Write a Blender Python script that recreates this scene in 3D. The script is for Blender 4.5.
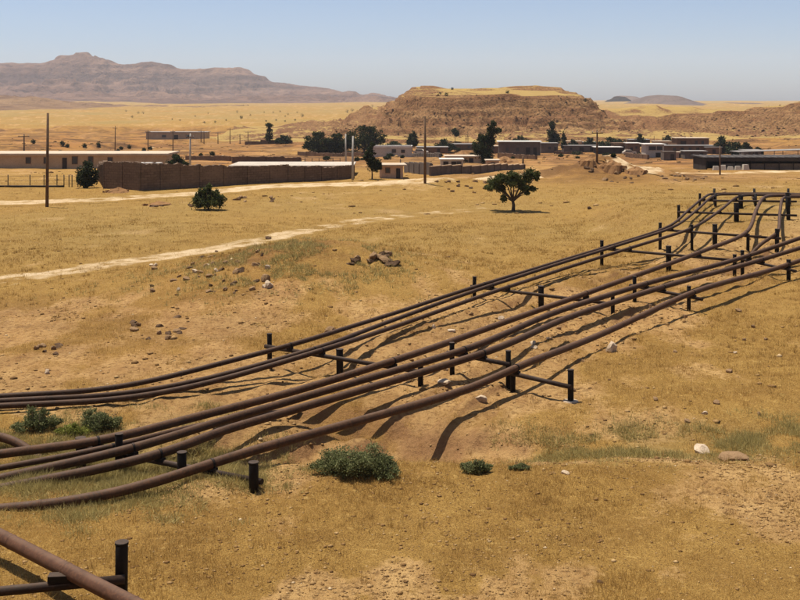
import bpy, math, random
import numpy as np
from mathutils import Vector

random.seed(7)
RNG = np.random.default_rng(11)
R = math.radians
S = bpy.context.scene
for o in list(bpy.data.objects):
    bpy.data.objects.remove(o)
C = S.collection

# ------------------------------------------------------------------ camera, sky, sun, exposure
CAM_H = 9.5            # metres above the grassy flat
F = 1100.0             # focal length in photograph pixels (800 wide)
HY = 100.0             # photograph row of the true horizon
cam = bpy.data.cameras.new('camera')
co = bpy.data.objects.new('camera', cam); C.objects.link(co)
co.location = (0, 0, CAM_H); co.rotation_euler = (R(90), 0, 0)
cam.sensor_width = 36.0; cam.lens = 36.0 * F / 800.0
cam.shift_y = -(300.0 - HY) / 800.0
cam.clip_start = 0.5; cam.clip_end = 40000
S.camera = co
S.render.resolution_x = 1024; S.render.resolution_y = 768

SUN_EL = R(74)
SUN_AZ = math.atan2(-0.86, 0.51)      # clockwise from +Y: the sun stands to the left and beyond
w = bpy.data.worlds.new('World'); S.world = w; w.use_nodes = True
nt = w.node_tree; nt.nodes.clear()
sky = nt.nodes.new('ShaderNodeTexSky'); sky.sky_type = 'NISHITA'; sky.sun_disc = False
sky.sun_elevation = SUN_EL; sky.sun_rotation = SUN_AZ
sky.altitude = 300; sky.air_density = .62; sky.dust_density = 1.35; sky.ozone_density = 2.4
bg = nt.nodes.new('ShaderNodeBackground'); bg.inputs['Strength'].default_value = 0.105
wo = nt.nodes.new('ShaderNodeOutputWorld')
nt.links.new(sky.outputs[0], bg.inputs[0]); nt.links.new(bg.outputs[0], wo.inputs[0])

sl = bpy.data.lights.new('sun', 'SUN'); sl.energy = 5.0; sl.angle = R(0.53); sl.color = (1.0, 0.95, 0.86)
so = bpy.data.objects.new('sun', sl); C.objects.link(so)
sd = Vector((math.sin(SUN_AZ) * math.cos(SUN_EL), math.cos(SUN_AZ) * math.cos(SUN_EL), math.sin(SUN_EL)))
so.rotation_euler = sd.to_track_quat('Z', 'Y').to_euler(); so.location = (0, 0, 60)
S.view_settings.view_transform = 'Standard'; S.view_settings.look = 'None'
S.view_settings.exposure = 0.38; S.view_settings.gamma = 1.0
try: S.view_settings.use_curve_mapping = False
except Exception: pass
S.cycles.volume_bounces = 2
S.cycles.max_bounces = 6

# ------------------------------------------------------------------ noise
def _hash(ix, iy, seed):
    h = (ix.astype(np.int64) * 374761393 + iy.astype(np.int64) * 668265263 + seed * 1442695041) & 0xFFFFFFFF
    h = ((h ^ (h >> 13)) * 1274126177) & 0xFFFFFFFF
    h = (h ^ (h >> 16)) & 0xFFFFFFFF
    return h / 4294967295.0
def vnoise(x, y, seed=0):
    x = np.asarray(x, float); y = np.asarray(y, float)
    ix = np.floor(x); iy = np.floor(y); fx = x - ix; fy = y - iy
    ux = fx * fx * fx * (fx * (fx * 6 - 15) + 10); uy = fy * fy * fy * (fy * (fy * 6 - 15) + 10)
    a = _hash(ix, iy, seed); b = _hash(ix + 1, iy, seed); c = _hash(ix, iy + 1, seed); d = _hash(ix + 1, iy + 1, seed)
    return (a + (b - a) * ux + (c - a) * uy + (a - b - c + d) * ux * uy) * 2 - 1
def fbm(x, y, octv=4, seed=0, gain=0.5):
    t = 0; a = 1.0; s = 0
    for i in range(octv):
        ca, sa = math.cos(0.6 * i + .5), math.sin(0.6 * i + .5)
        t = t + a * vnoise((x * ca - y * sa) * 2 ** i, (x * sa + y * ca) * 2 ** i, seed + 17 * i); s += a; a *= gain
    return t / s
def ridged(x, y, octv=4, seed=0, gain=0.55):
    t = 0; a = 1.0; s = 0
    for i in range(octv):
        ca, sa = math.cos(0.7 * i), math.sin(0.7 * i)
        t = t + a * (1 - np.abs(vnoise((x * ca - y * sa) * 2 ** i, (x * sa + y * ca) * 2 ** i, seed + 31 * i)) * 2); s += a; a *= gain
    return t / s
def sstep(a, b, x):
    t = np.clip((x - a) / (b - a), 0, 1); return t * t * (3 - 2 * t)
def seg_dist(X, Y, pts):
    """distance to a polyline and the interpolated extra values at the nearest point"""
    best = np.full(np.shape(X), 1e9); vals = None
    for p, q in zip(pts[:-1], pts[1:]):
        dx, dy = q[0] - p[0], q[1] - p[1]; L = dx * dx + dy * dy
        t = np.clip(((X - p[0]) * dx + (Y - p[1]) * dy) / L, 0, 1)
        d = np.hypot(X - p[0] - t * dx, Y - p[1] - t * dy)
        ex = [p[k] + t * (q[k] - p[k]) for k in range(2, len(p))]
        m = d < best
        if vals is None: vals = [np.where(m, e, 0) for e in ex]
        else: vals = [np.where(m, e, v) for e, v in zip(ex, vals)]
        best = np.where(m, d, best)
    return best, vals

# ------------------------------------------------------------------ ground shape
PROF_Y = np.array([0, 6, 12, 20, 26, 126, 150, 200, 240, 280, 330, 480, 560, 600, 640, 1000, 1600, 2500, 4000, 9000.])
PROF_Z = np.array([7.0, 5.2, 2.2, .35, .12, 0, -.7, -2.3, -3.6, -4.5, -5.5, -8., -9.3, -9.5, -6.8, -5.4, -2.2, 0.4, 3, 6.])
GULLY = [(-16, 29.0, .15, 2.0), (-9, 29.2, .3, 1.8), (-5.5, 29.9, .45, 1.4), (-2, 30.7, .9, 1.3), (.7, 31.2, 1.2, 1.25),
         (3.5, 30.7, .75, 1.3), (6, 30.7, .38, 1.6), (12, 31.2, .24, 1.8), (20, 33.4, .24, 2.2), (40, 40, .4, 3)]
RILL = [(.7, 31.2, .5, .9), (-.6, 33.2, .45, .8), (-2.6, 34.0, .45, .8), (-4.5, 34.6, .25, .8), (-7, 35.2, 0, .8)]
AX = (-6.0, 29.0); AD = (0.562, 0.827)          # pipe corridor axis
def g(X, Y, fine=True):
    X = np.asarray(X, float); Y = np.asarray(Y, float)
    z = np.interp(Y + 0.06 * np.abs(X) * sstep(40, 200, Y), PROF_Y, PROF_Z)
    # escarpment edge of the far yellow plain wanders
    z = z + sstep(420, 560, Y) * sstep(760, 640, Y) * 1.6 * fbm(X / 90, Y / 60, 4, 3)
    u = 2.6 * fbm(X / 150, Y / 85, 3, 24); fr = u - np.floor(u)
    z = z + 1.5 * (np.floor(u) + sstep(.86, 1, fr)) * sstep(260, 360, Y) * sstep(1300, 800, Y)
    ye = Y + 40 * fbm(X / 70, X * 0 + 3.1, 4, 25); z = z + 2.2 * (sstep(612, 620, ye) - sstep(600, 640, Y))* sstep(900, 560, Y) * sstep(500, 600, Y)
    d, (dep, wid) = seg_dist(X, Y, GULLY)
    d = np.clip(d + .6 * fbm(X / 2.0, Y / 2.0, 3, 33), 0, None); dn = np.clip(d / wid, 0, 6)
    z = z - dep * np.exp(-(dn ** 2.2) * 0.7)
    d2, (dep2, wid2) = seg_dist(X, Y, RILL)
    z = z - dep2 * np.exp(-(d2 / wid2) ** 2) * sstep(.2, 1.5, d)
    # bowl that the pipes bridge
    u = (X + .8) / 4.0; v = (Y - 33.2) / 2.0
    z = z - .42 * np.exp(-(u * u + v * v))
    # near bank
    z = z + .10 * np.exp(-((Y - 26.8 - .05 * X) / 1.3) ** 2) * sstep(-9, -3, X)
    # grassy mound with stones
    z = z + 1.75 * np.exp(-(((X + 5.0) / 6.2) ** 2 + ((Y - 60 - .25 * X) / (6.5 + 2.0 * sstep(62, 50, Y))) ** 2)) + .5 * np.exp(-(((X - 2) / 5) ** 2 + ((Y - 57) / 4) ** 2))
    mm = np.exp(-(((X + 5) / 7) ** 2 + ((Y - 57) / 7) ** 2)); z = z + .28 * mm * (ridged(X / 3.2, Y / 4.5, 4, 37) - .2)
    # rise where the pipes climb
    along = (X - AX[0]) * AD[0] + (Y - AX[1]) * AD[1]; across = (X - AX[0]) * AD[1] - (Y - AX[1]) * AD[0]
    rise = np.interp(Y + .10 * (X - 20), [0, 60, 66, 69, 74, 79.5, 86, 97, 118], [0, 0, .12, .45, 1.3, 1.7, 1.65, .9, 0])
    z = z + rise * sstep(12.5, 19.5, X)
    z = z + .55 * sstep(19, 26, X) * sstep(50, 62, Y) * (1 - sstep(68, 78, Y))
    # red spoil heap
    z = z + 2.0 * np.exp(-(((X - 25) / 9) ** 2 + ((Y - 139) / 6) ** 2)) * (1 + .8 * fbm(X / 3.5, Y / 3.5, 4, 9))
    z = z + .8 * np.exp(-(((X - 4.5) / 7) ** 2 + ((Y - 122) / 4) ** 2)) * (1 + .4 * fbm(X / 3, Y / 3, 3, 19))
    if fine:
        near = sstep(600, 60, Y)
        amp = .03 + .05 * sstep(35, 90, Y) + .10 * sstep(90, 250, Y)
        z = z + amp * 2.4 * fbm(X / 9, Y / 9, 4, 5) * (.4 + .6 * near)
        z = z + (.055 + .05 * ridged(X / 4, Y / 4, 2, 36)) * fbm(X / 1.3, Y / 1.3, 5, 6, .65) * sstep(110, 45, Y) * (1 + 1.3 * corridor(X, Y))
        # furrows running beside the pipes
        fu = ridged(across / 1.4, along / 11, 2, 8)
        z = z + .27 * corridor(X, Y) * (fu - .3) * sstep(90, 60, Y)
        z = z + 2.0 * fbm(X / 60, Y / 60, 4, 21) * sstep(180, 480, Y) * sstep(3500, 600, Y)
        z = z + 7.0 * fbm(X / 330, Y / 600, 4, 22) * sstep(900, 2600, Y)
    return z
def corridor(X, Y):
    along = (X - AX[0]) * AD[0] + (Y - AX[1]) * AD[1]; across = (X - AX[0]) * AD[1] - (Y - AX[1]) * AD[0]
    return np.exp(-(across / 5.2) ** 4) * sstep(-6, 3, along) * sstep(62, 48, along)
def gz(x, y): return float(g(np.array([x]), np.array([y]))[0])
def at(px, py, Y):
    return Vector(((px - 400) / F * Y, Y, CAM_H - (py - HY) / F * Y))
_YS = np.exp(np.linspace(math.log(16), math.log(6500), 5000))
def hit(px, py):
    """where the photograph's line of sight meets the ground"""
    z = g((px - 400) / F * _YS, _YS); r = CAM_H - (py - HY) / F * _YS
    k = np.argmax(r < z)
    if k == 0: k = len(_YS) - 1
    Y = _YS[k]; return Vector(((px - 400) / F * Y, Y, float(z[k])))
def fields(X, Y):
    """bare soil, green growth, reddish earth, pale clay"""
    X = np.asarray(X, float); Y = np.asarray(Y, float)
    n1 = fbm(X / 6, Y / 9, 4, 41); n2 = fbm(X / 1.6, Y / 2.4, 3, 42); n3 = fbm(X / 35, Y / 60, 4, 43)
    d, (dep, wid) = seg_dist(X, Y, GULLY); dn = d / wid
    cor = corridor(X, Y)
    bias = .05 + .55 * cor - .4 * sstep(28, 25, Y) + .28 * sstep(-2, -8, X) * sstep(32, 38, Y) * sstep(56, 50, Y)
    bias = bias + .35 * np.exp(-((dn - .8) / .6) ** 2) * sstep(-3, -1, X) - .25 * sstep(58, 75, Y) * sstep(130, 110, Y)
    bias = bias + .3 * np.exp(-(((X + 3) / 5) ** 2 + ((Y - 50) / 5) ** 2)) + .35 * sstep(8, 14, X) * sstep(24, 20, Y + .0 * X) 
    bias = bias + .5 * sstep(3, 9, X) * sstep(27, 25, Y) * sstep(22, 23.5, Y) + 1.0 * sstep(23.2, 20.5, Y) * np.clip(n2 + .5 * n1, 0, 1)
    bare = sstep(-.15, .55, n1 * .75 + n2 * .45 + bias - .1)
    green = np.exp(-(dn / .9) ** 2) * sstep(3.2, 6, X) * sstep(26, 9, X) * (.25 + .9 * n2)
    green = green + np.exp(-(((X + 7.5) / 3.2) ** 2 + ((Y - 29.2) / 3.4) ** 2)) * (.55 + .7 * n2) + .35 * np.exp(-(((X + 6) / 5) ** 2 + ((Y - 55) / 4) ** 2)) * (.5 + n1)
    green = green + .5 * sstep(50, 75, Y) * sstep(150, 105, Y) * (.5 + .6 * n3 + .5 * n1) + sstep(640, 760, Y) * (.35 + .7 * n3)
    red = 1.0 * np.exp(-(((X - 28) / 20) ** 2 + ((Y - 148) / 18) ** 2)) + sstep(150, 230, Y) * sstep(660, 600, Y) * (.75 + .7 * fbm(X / 22, Y / 50, 4, 47))
    red = red + .6 * (.7 + n2) * np.exp(-(((X + 6.5) / 4.5) ** 2 + ((Y - 57) / 6) ** 2)) + .18 * cor + .22 * sstep(-2, -9, X) * sstep(32, 40, Y) * sstep(56, 48, Y)
    pale = .7 * np.exp(-(((X - 40) / 13) ** 2 + ((Y - 152) / 12) ** 2)) + sstep(125, 150, Y) * sstep(420, 240, Y) * (.12 + .6 * n3) + .5 * cor * np.clip(n2 * 1.5, 0, 1)
    pale = pale + .5 * np.exp(-((dn - 1) / .6) ** 2) * sstep(-6, -2, X) * sstep(6, 3, X)
    return [np.clip(a, 0, 1) for a in (bare, green, red, pale)]

# ------------------------------------------------------------------ mesh helpers
def rot2(x, y, a): return x * math.cos(a) - y * math.sin(a), x * math.sin(a) + y * math.cos(a)
class MB:
    def __init__(self): self.v = []; self.f = []; self.smooth = []
    def box(self, c, s, rz=0.0, taper=1.0):
        b = len(self.v)
        for k in range(8):
            sx, sy, sz = (k & 1) * 2 - 1, (k >> 1 & 1) * 2 - 1, (k >> 2 & 1) * 2 - 1
            t = taper if sz > 0 else 1
            x, y = rot2(sx * s[0] / 2 * t, sy * s[1] / 2 * t, rz)
            self.v.append((c[0] + x, c[1] + y, c[2] + sz * s[2] / 2))
        for q in ((0, 2, 3, 1), (4, 5, 7, 6), (0, 1, 5, 4), (2, 6, 7, 3), (0, 4, 6, 2), (1, 3, 7, 5)):
            self.f.append(tuple(b + i for i in q)); self.smooth.append(False)
        return self
    def tube(self, pts, rad, n=10, cap=True):
        pts = [Vector(p) for p in pts]; m = len(pts)
        rr = rad if hasattr(rad, '__len__') else [rad] * m
        b = len(self.v); up = Vector((0, 0, 1)); prev = None
        for i, p in enumerate(pts):
            t = (pts[min(i + 1, m - 1)] - pts[max(i - 1, 0)]).normalized()
            if prev is None:
                a = up if abs(t.z) < .9 else Vector((1, 0, 0)); u = t.cross(a).normalized()
            else:
                u = (prev - t * prev.dot(t)).normalized()
            prev = u; v = t.cross(u)
            for k in range(n):
                an = 2 * math.pi * k / n
                self.v.append(tuple(p + (u * math.cos(an) + v * math.sin(an)) * rr[i]))
        for i in range(m - 1):
            for k in range(n):
                k2 = (k + 1) % n
                self.f.append((b + i * n + k, b + (i + 1) * n + k, b + (i + 1) * n + k2, b + i * n + k2)); self.smooth.append(True)
        if cap:
            self.f.append(tuple(b + k for k in range(n))); self.smooth.append(False)
            self.f.append(tuple(b + (m - 1) * n + n - 1 - k for k in range(n))); self.smooth.append(False)
        return self
    def prism(self, prof, c, depth, rz=0.0):
        """profile (x,z) extruded along local y"""
        b = len(self.v); n = len(prof)
        for sy in (-.5, .5):
            for (x, z) in prof:
                xx, yy = rot2(x, sy * depth, rz); self.v.append((c[0] + xx, c[1] + yy, c[2] + z))
        self.f.append(tuple(b + i for i in range(n))); self.smooth.append(False)
        self.f.append(tuple(b + n + n - 1 - i for i in range(n))); self.smooth.append(False)
        for i in range(n):
            j = (i + 1) % n
            self.f.append((b + i, b + n + i, b + n + j, b + j)); self.smooth.append(False)
        return self
    def mesh(self, name, m, org=(0, 0, 0)):
        me = bpy.data.meshes.new(name)
        me.from_pydata([(x - org[0], y - org[1], z - org[2]) for x, y, z in self.v], [], self.f)
        me.polygons.foreach_set('use_smooth', self.smooth)
        me.materials.append(m); me.validate(); me.update(); return me
    def build(self, name, m, parent=None, loc=None):
        org = parent['_o'] if parent else (loc or (0, 0, 0))
        o = bpy.data.objects.new(name, self.mesh(name, m, org)); C.objects.link(o)
        if parent: o.parent = parent_of(parent); 
        elif loc: o.location = loc
        return o
ORG = {}
class Thing:
    """an Empty at the thing's base; parts keep plain local coordinates"""
    def __init__(self, name, label, cat, loc, group=None):
        self.o = bpy.data.objects.new(name, None); C.objects.link(self.o)
        self.o.empty_display_size = .2
        self.o.location = loc; tag(self.o, label, cat, group); self.loc = tuple(loc)
    def __getitem__(self, k): return self.loc
def parent_of(p): return p.o
def tag(o, label=None, cat=None, group=None, kind=None):
    if label: o['label'] = label
    if cat: o['category'] = cat
    if group: o['group'] = group
    if kind: o['kind'] = kind
    return o
def sub(o, mb, name, m, org):
    """a sub-part: child of a part, same local frame"""
    c = bpy.data.objects.new(name, mb.mesh(name, m, org)); C.objects.link(c); c.parent = o; return c
def np_mesh(name, V, Fq, mat_, attrs=None, smooth=True):
    """V (n,3), Fq (m,3|4) -> mesh object, quickly"""
    me = bpy.data.meshes.new(name); k = Fq.shape[1]; m = len(Fq)
    me.vertices.add(len(V)); me.vertices.foreach_set('co', np.ascontiguousarray(V, np.float32).ravel())
    me.loops.add(m * k); me.loops.foreach_set('vertex_index', np.ascontiguousarray(Fq, np.int32).ravel())
    me.polygons.add(m); me.polygons.foreach_set('loop_start', np.arange(0, m * k, k, dtype=np.int32))
    me.update(calc_edges=True)
    if smooth: me.polygons.foreach_set('use_smooth', np.ones(m, bool))
    for nm, a in (attrs or {}).items():
        at_ = me.attributes.new(nm, 'FLOAT', 'POINT'); at_.data.foreach_set('value', np.ascontiguousarray(a, np.float32).ravel())
    me.materials.append(mat_)
    return me
def link_mesh(name, me, parent=None, loc=(0, 0, 0)):
    o = bpy.data.objects.new(name, me); C.objects.link(o); o.location = loc
    if parent is not None: o.parent = parent
    return o

# ------------------------------------------------------------------ materials
class NT:
    def __init__(self, name):
        self.m = bpy.data.materials.new(name); self.m.use_nodes = True; self.t = self.m.node_tree
        self.b = self.t.nodes['Principled BSDF']; self.geo = None
    def n(self, ty, **kw):
        x = self.t.nodes.new(ty)
        for k, v in kw.items(): setattr(x, k, v)
        return x
    def l(self, a, b): self.t.links.new(a, b)
    def pos(self):
        if self.geo is None: self.geo = self.n('ShaderNodeNewGeometry')
        return self.geo.outputs['Position']
    def obj(self):
        return self.n('ShaderNodeTexCoord').outputs['Object']
    def noise(self, scale, detail=4, rough=.55, vec=None, stretch=None, dist=0.0):
        v = vec if vec is not None else self.pos()
        if stretch:
            mp = self.n('ShaderNodeMapping'); mp.inputs['Scale'].default_value = stretch; self.l(v, mp.inputs['Vector']); v = mp.outputs[0]
        x = self.n('ShaderNodeTexNoise'); x.inputs['Scale'].default_value = scale; x.inputs['Detail'].default_value = detail
        x.inputs['Roughness'].default_value = rough; x.inputs['Distortion'].default_value = dist
        self.l(v, x.inputs['Vector']); return x.outputs['Fac']
    def ramp(self, fac, stops):
        r = self.n('ShaderNodeValToRGB'); e = r.color_ramp.elements
        while len(e) < len(stops): e.new(.5)
        for k, (p, c) in enumerate(stops): e[k].position = p; e[k].color = (*c, 1) if len(c) == 3 else c
        self.l(fac, r.inputs[0]); return r.outputs[0]
    def mix(self, fac, a, b, mode='MIX'):
        x = self.n('ShaderNodeMix', data_type='RGBA', blend_type=mode)
        self._in(x.inputs['Factor'], fac); self._in(x.inputs[6], a); self._in(x.inputs[7], b); return x.outputs[2]
    def _in(self, sock, v):
        if isinstance(v, bpy.types.NodeSocket): self.l(v, sock)
        elif hasattr(v, '__len__'): sock.default_value = (*v, 1) if len(v) == 3 else v
        else: sock.default_value = v
    def math(self, op, a, b=0.0, clamp=False):
        x = self.n('ShaderNodeMath', operation=op, use_clamp=clamp); self._in(x.inputs[0], a); self._in(x.inputs[1], b); return x.outputs[0]
    def attr(self, name): return self.n('ShaderNodeAttribute', attribute_name=name).outputs['Fac']
    def bump(self, h, strength=.5, dist=.05, prev=None):
        x = self.n('ShaderNodeBump'); x.inputs['Strength'].default_value = strength; x.inputs['Distance'].default_value = dist
        self.l(h, x.inputs['Height'])
        if prev is not None: self.l(prev, x.inputs['Normal'])
        return x.outputs[0]
    def done(self, col, rough=.9, normal=None, spec=.2, metal=0.0):
        self._in(self.b.inputs['Base Color'], col); self._in(self.b.inputs['Roughness'], rough)
        self.b.inputs['Specular IOR Level'].default_value = spec; self._in(self.b.inputs['Metallic'], metal)
        if normal is not None: self.l(normal, self.b.inputs['Normal'])
        return self.m

GRASS = (.43, .255, .068); GRASS_D = (.30, .165, .042); SOIL = (.33, .178, .060); SOIL_L = (.53, .325, .125); CLOD_SHADE = (.115, .054, .018)
RED = (.31, .132, .044); PALE = (.50, .295, .12); GREENC = (.255, .19, .068)
def ground_material(name, road=False):
    t = NT(name)
    bare, green, red, pale = (t.attr(a) for a in ('bare', 'green', 'red', 'pale'))
    n_big = t.noise(.045, 5, .6); n_mid = t.noise(.55, 6, .65); n_fine = t.noise(5.5, 6, .7); n_tiny = t.noise(26, 4, .7)
    n_st = t.noise(1.6, 5, .65, stretch=(1.0, .35, 1.0))
    gr = t.mix(t.ramp(n_mid, [(.32, (0, 0, 0)), (.68, (1, 1, 1))]), GRASS_D, GRASS)
    gr = t.mix(t.math('MULTIPLY', t.ramp(n_tiny, [(.38, (1, 1, 1)), (.55, (0, 0, 0))]), .8), gr, (.155, .08, .022))  # dark specks: tiny shadows among the stubble, painted into the grass colour
    gr = t.mix(t.ramp(n_fine, [(.56, (0, 0, 0)), (.68, (.8,) * 3)]), gr, (.52, .33, .105))
    sc = t.mix(t.ramp(n_st, [(.30, (0, 0, 0)), (.66, (1, 1, 1))]), SOIL, SOIL_L)
    sc = t.mix(t.math('MULTIPLY', t.ramp(n_fine, [(.38, (1, 1, 1)), (.5, (0, 0, 0))]), .75), sc, CLOD_SHADE)  # dark clods and their small shadows, painted into the soil colour
    sc = t.mix(t.ramp(n_tiny, [(.56, (0, 0, 0)), (.70, (.7,) * 3)]), sc, (.60, .41, .19))
    k = t.math('ADD', bare, t.math('MULTIPLY', t.math('SUBTRACT', n_fine, .5), 1.3), True)
    col = t.mix(t.ramp(k, [(.3, (0, 0, 0)), (.7, (1, 1, 1))]), gr, sc)
    n_far = t.noise(.16, 7, .75, stretch=(.45, .8, 1.0))
    dk = t.math('MULTIPLY', t.ramp(n_far, [(.43, (1, 1, 1)), (.56, (0, 0, 0))]), t.math('MULTIPLY', red, 1.4, True))
    col = t.mix(t.math('MULTIPLY', red, t.ramp(n_mid, [(.25, (.35,) * 3), (.7, (1, 1, 1))])), col, RED)
    col = t.mix(t.math('MULTIPLY', pale, t.ramp(n_mid, [(.35, (.2,) * 3), (.65, (1, 1, 1))])), col, PALE)
    col = t.mix(t.math('MULTIPLY', green, t.ramp(n_fine, [(.3, (.3,) * 3), (.65, (1, 1, 1))])), col, GREENC)
    col = t.mix(dk, col, (.115, .058, .024))
    # steep eroded faces show bare brown earth
    sep = t.n('ShaderNodeSeparateXYZ'); t.l(t.n('ShaderNodeNewGeometry').outputs['Normal'], sep.inputs[0])
    col = t.mix(t.math('MULTIPLY', t.ramp(sep.outputs[2], [(.80, (1, 1, 1)), (.97, (0, 0, 0))]), .7), col, (.25, .125, .055))
    if road:
        rd = t.attr('road')
        kk = t.math('ADD', rd, t.math('MULTIPLY', t.math('SUBTRACT', n_mid, .5), 2.4), True)
        rc = t.mix(t.ramp(n_st, [(.3, (0, 0, 0)), (.7, (1, 1, 1))]), (.52, .36, .19), (.64, .48, .29))
        col = t.mix(t.ramp(kk, [(.34, (0, 0, 0)), (.80, (1, 1, 1))]), col, rc)
    col = t.mix(t.ramp(n_big, [(.3, (.28,) * 3), (.7, (0, 0, 0))]), col, t.mix(1.0, col, (.74, .70, .62), 'MULTIPLY'))
    nb = t.bump(n_mid, .7, .30); nb = t.bump(n_fine, 1.0, .12, nb); nb = t.bump(n_tiny, .9, .035, nb)
    return t.done(col, .95, nb, .08)
M_GROUND = ground_material('dry_ground'); M_ROAD = ground_material('dirt_road_surface', True)

def rust_material(name, c0, c1, c2, rough=.62):
    t = NT(name); v = t.obj()
    a = t.noise(2.2, 6, .65, v); b = t.noise(14, 5, .7, v); c = t.noise(60, 3, .6, v)
    col = t.mix(t.ramp(a, [(.35, (0, 0, 0)), (.68, (1, 1, 1))]), c0, c1)
    col = t.mix(t.ramp(b, [(.45, (0, 0, 0)), (.72, (.9,) * 3)]), col, c2)
    # dust settled on upward faces
    sep = t.n('ShaderNodeSeparateXYZ'); t.l(t.n('ShaderNodeNewGeometry').outputs['Normal'], sep.inputs[0])
    col = t.mix(t.math('MULTIPLY', t.ramp(sep.outputs[2], [(.72, (0, 0, 0)), (1.0, (.35,) * 3)]), t.ramp(a, [(.3, (.5,) * 3), (.7, (1, 1, 1))])), col, (.21, .135, .085))
    nb = t.bump(b, .3, .01); nb = t.bump(c, .25, .004, nb)
    return t.done(col, t.ramp(b, [(.3, (rough - .12,) * 3), (.7, (rough + .2,) * 3)]), nb, .14)
M_PIPE = [rust_material('rusted_pipe_%d' % i, c0, c1, c2) for i, (c0, c1, c2) in enumerate([
    ((.030, .017, .010), (.052, .028, .016), (.085, .043, .023)),
    ((.038, .021, .012), (.066, .034, .018), (.105, .051, .026)),
    ((.046, .025, .0135), (.078, .039, .020), (.125, .058, .029)),
    ((.062, .029, .016), (.10, .046, .025), (.145, .068, .036))])]
M_STEEL = rust_material('oily_dark_steel', (.008, .0068, .006), (.013, .010, .0085), (.024, .017, .012), .6)
M_BEAM = rust_material('rusty_beam_steel', (.022, .015, .011), (.040, .025, .017), (.065, .037, .023), .65)

def simple(name, c0, c1, scale=3.0, rough=.85, bump=.3, spec=.2, dist=.02, c2=None):
    t = NT(name); a = t.noise(scale, 5, .62); b = t.noise(scale * 9, 4, .65)
    col = t.mix(t.ramp(a, [(.32, (0, 0, 0)), (.68, (1, 1, 1))]), c0, c1)
    if c2: col = t.mix(t.ramp(b, [(.5, (0, 0, 0)), (.75, (1, 1, 1))]), col, c2)
    nb = t.bump(b, bump, dist)
    return t.done(col, rough, nb, spec)
M_WOOD = simple('weathered_pole_wood', (.085, .048, .026), (.14, .085, .048), 2.0, .9)
M_CONC = simple('grey_concrete_pole', (.30, .27, .23), (.42, .38, .32), 1.5, .9)
M_ROCK = [simple('brown_stone', (.19, .112, .055), (.31, .19, .095), 3.0, .95, .6, .1, .05, (.12, .068, .033)),
          simple('pale_stone', (.42, .31, .20), (.58, .45, .31), 3.0, .95, .6, .1, .05, (.3, .21, .13)),
          simple('dark_stone', (.075, .043, .024), (.14, .082, .044), 3.0, .95, .6, .1, .05, (.05, .03, .018))]
M_BARK = simple('grey_brown_bark', (.075, .05, .03), (.13, .09, .055), 6.0, .95, .6)
M_GLASS = simple('dusty_dark_glass', (.012, .012, .013), (.025, .024, .022), 1.5, .35, .05, .5)
def wallmat(name, a, b, c2=None): return simple(name, a, b, .55, .92, .35, .12, .03, c2)
M_TAN = wallmat('tan_plaster', (.38, .26, .15), (.47, .33, .20), (.30, .2, .12))
M_PINK = wallmat('pinkish_plaster', (.42, .27, .17), (.54, .36, .24), (.33, .21, .13))
M_WHITE = wallmat('dusty_white_plaster', (.40, .34, .27), (.50, .43, .34), (.29, .23, .17))
M_GREY = wallmat('grey_block_wall', (.095, .072, .056), (.155, .12, .092), (.07, .052, .04))
M_BROWN = wallmat('brown_mud_wall', (.125, .072, .042), (.19, .115, .068), (.085, .048, .028))
M_DARK = wallmat('dark_sheet_metal', (.022, .018, .016), (.05, .04, .034), (.07, .045, .03))
M_ROOF = wallmat('pale_flat_roof', (.42, .33, .235), (.54, .43, .31), (.33, .25, .17))
M_ROOFW = wallmat('whitewashed_roof', (.50, .46, .40), (.66, .61, .54), (.36, .31, .25))
M_ROOFG = wallmat('grey_sheet_roof', (.20, .18, .16), (.30, .27, .24), (.12, .10, .085))
def stone_wall_material():
    t = NT('rough_block_masonry')
    v = t.pos()
    mp = t.n('ShaderNodeMapping'); mp.inputs['Rotation'].default_value = (R(90), 0, 0); t.l(v, mp.inputs['Vector'])
    br = t.n('ShaderNodeTexBrick'); t.l(mp.outputs[0], br.inputs['Vector'])
    br.inputs['Scale'].default_value = 1.0; br.inputs['Brick Width'].default_value = .55; br.inputs['Row Height'].default_value = .28
    br.inputs['Mortar Size'].default_value = .025
    br.inputs['Color1'].default_value = (.16, .105, .068, 1); br.inputs['Color2'].default_value = (.105, .07, .046, 1); br.inputs['Mortar'].default_value = (.085, .056, .037, 1)
    a = t.noise(.35, 5, .6); b = t.noise(6, 5, .7)
    col = t.mix(t.ramp(a, [(.35, (0, 0, 0)), (.7, (.8,) * 3)]), br.outputs[0], (.19, .125, .08))
    col = t.mix(t.ramp(b, [(.5, (0, 0, 0)), (.8, (.7,) * 3)]), col, (.055, .038, .028))
    nb = t.bump(br.outputs['Fac'], .6, -.03); nb = t.bump(b, .6, .05, nb)
    return t.done(col, .95, nb, .08)
M_STONEWALL = stone_wall_material()
def leaf_material(name, a, b, c):
    t = NT(name); tint = t.attr('tint')
    col = t.ramp(tint, [(0, a), (.5, b), (1, c)])
    t.done(col, .7, None, .12)
    tr = t.n('ShaderNodeBsdfTranslucent'); t.l(col, tr.inputs['Color'])
    mx = t.n('ShaderNodeMixShader'); mx.inputs[0].default_value = .38
    t.l(t.b.outputs[0], mx.inputs[1]); t.l(tr.outputs[0], mx.inputs[2]); t.l(mx.outputs[0], t.t.nodes['Material Output'].inputs['Surface'])
    return t.m
M_LEAF = leaf_material('dark_olive_leaves', (.012, .017, .007), (.028, .037, .013), (.062, .072, .024))
M_LEAFT = leaf_material('dusty_green_leaves', (.022, .028, .008), (.06, .07, .018), (.14, .14, .038))
M_SHRUB = leaf_material('grey_green_shrub_leaves', (.07, .08, .03), (.15, .16, .06), (.30, .285, .12))
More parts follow.
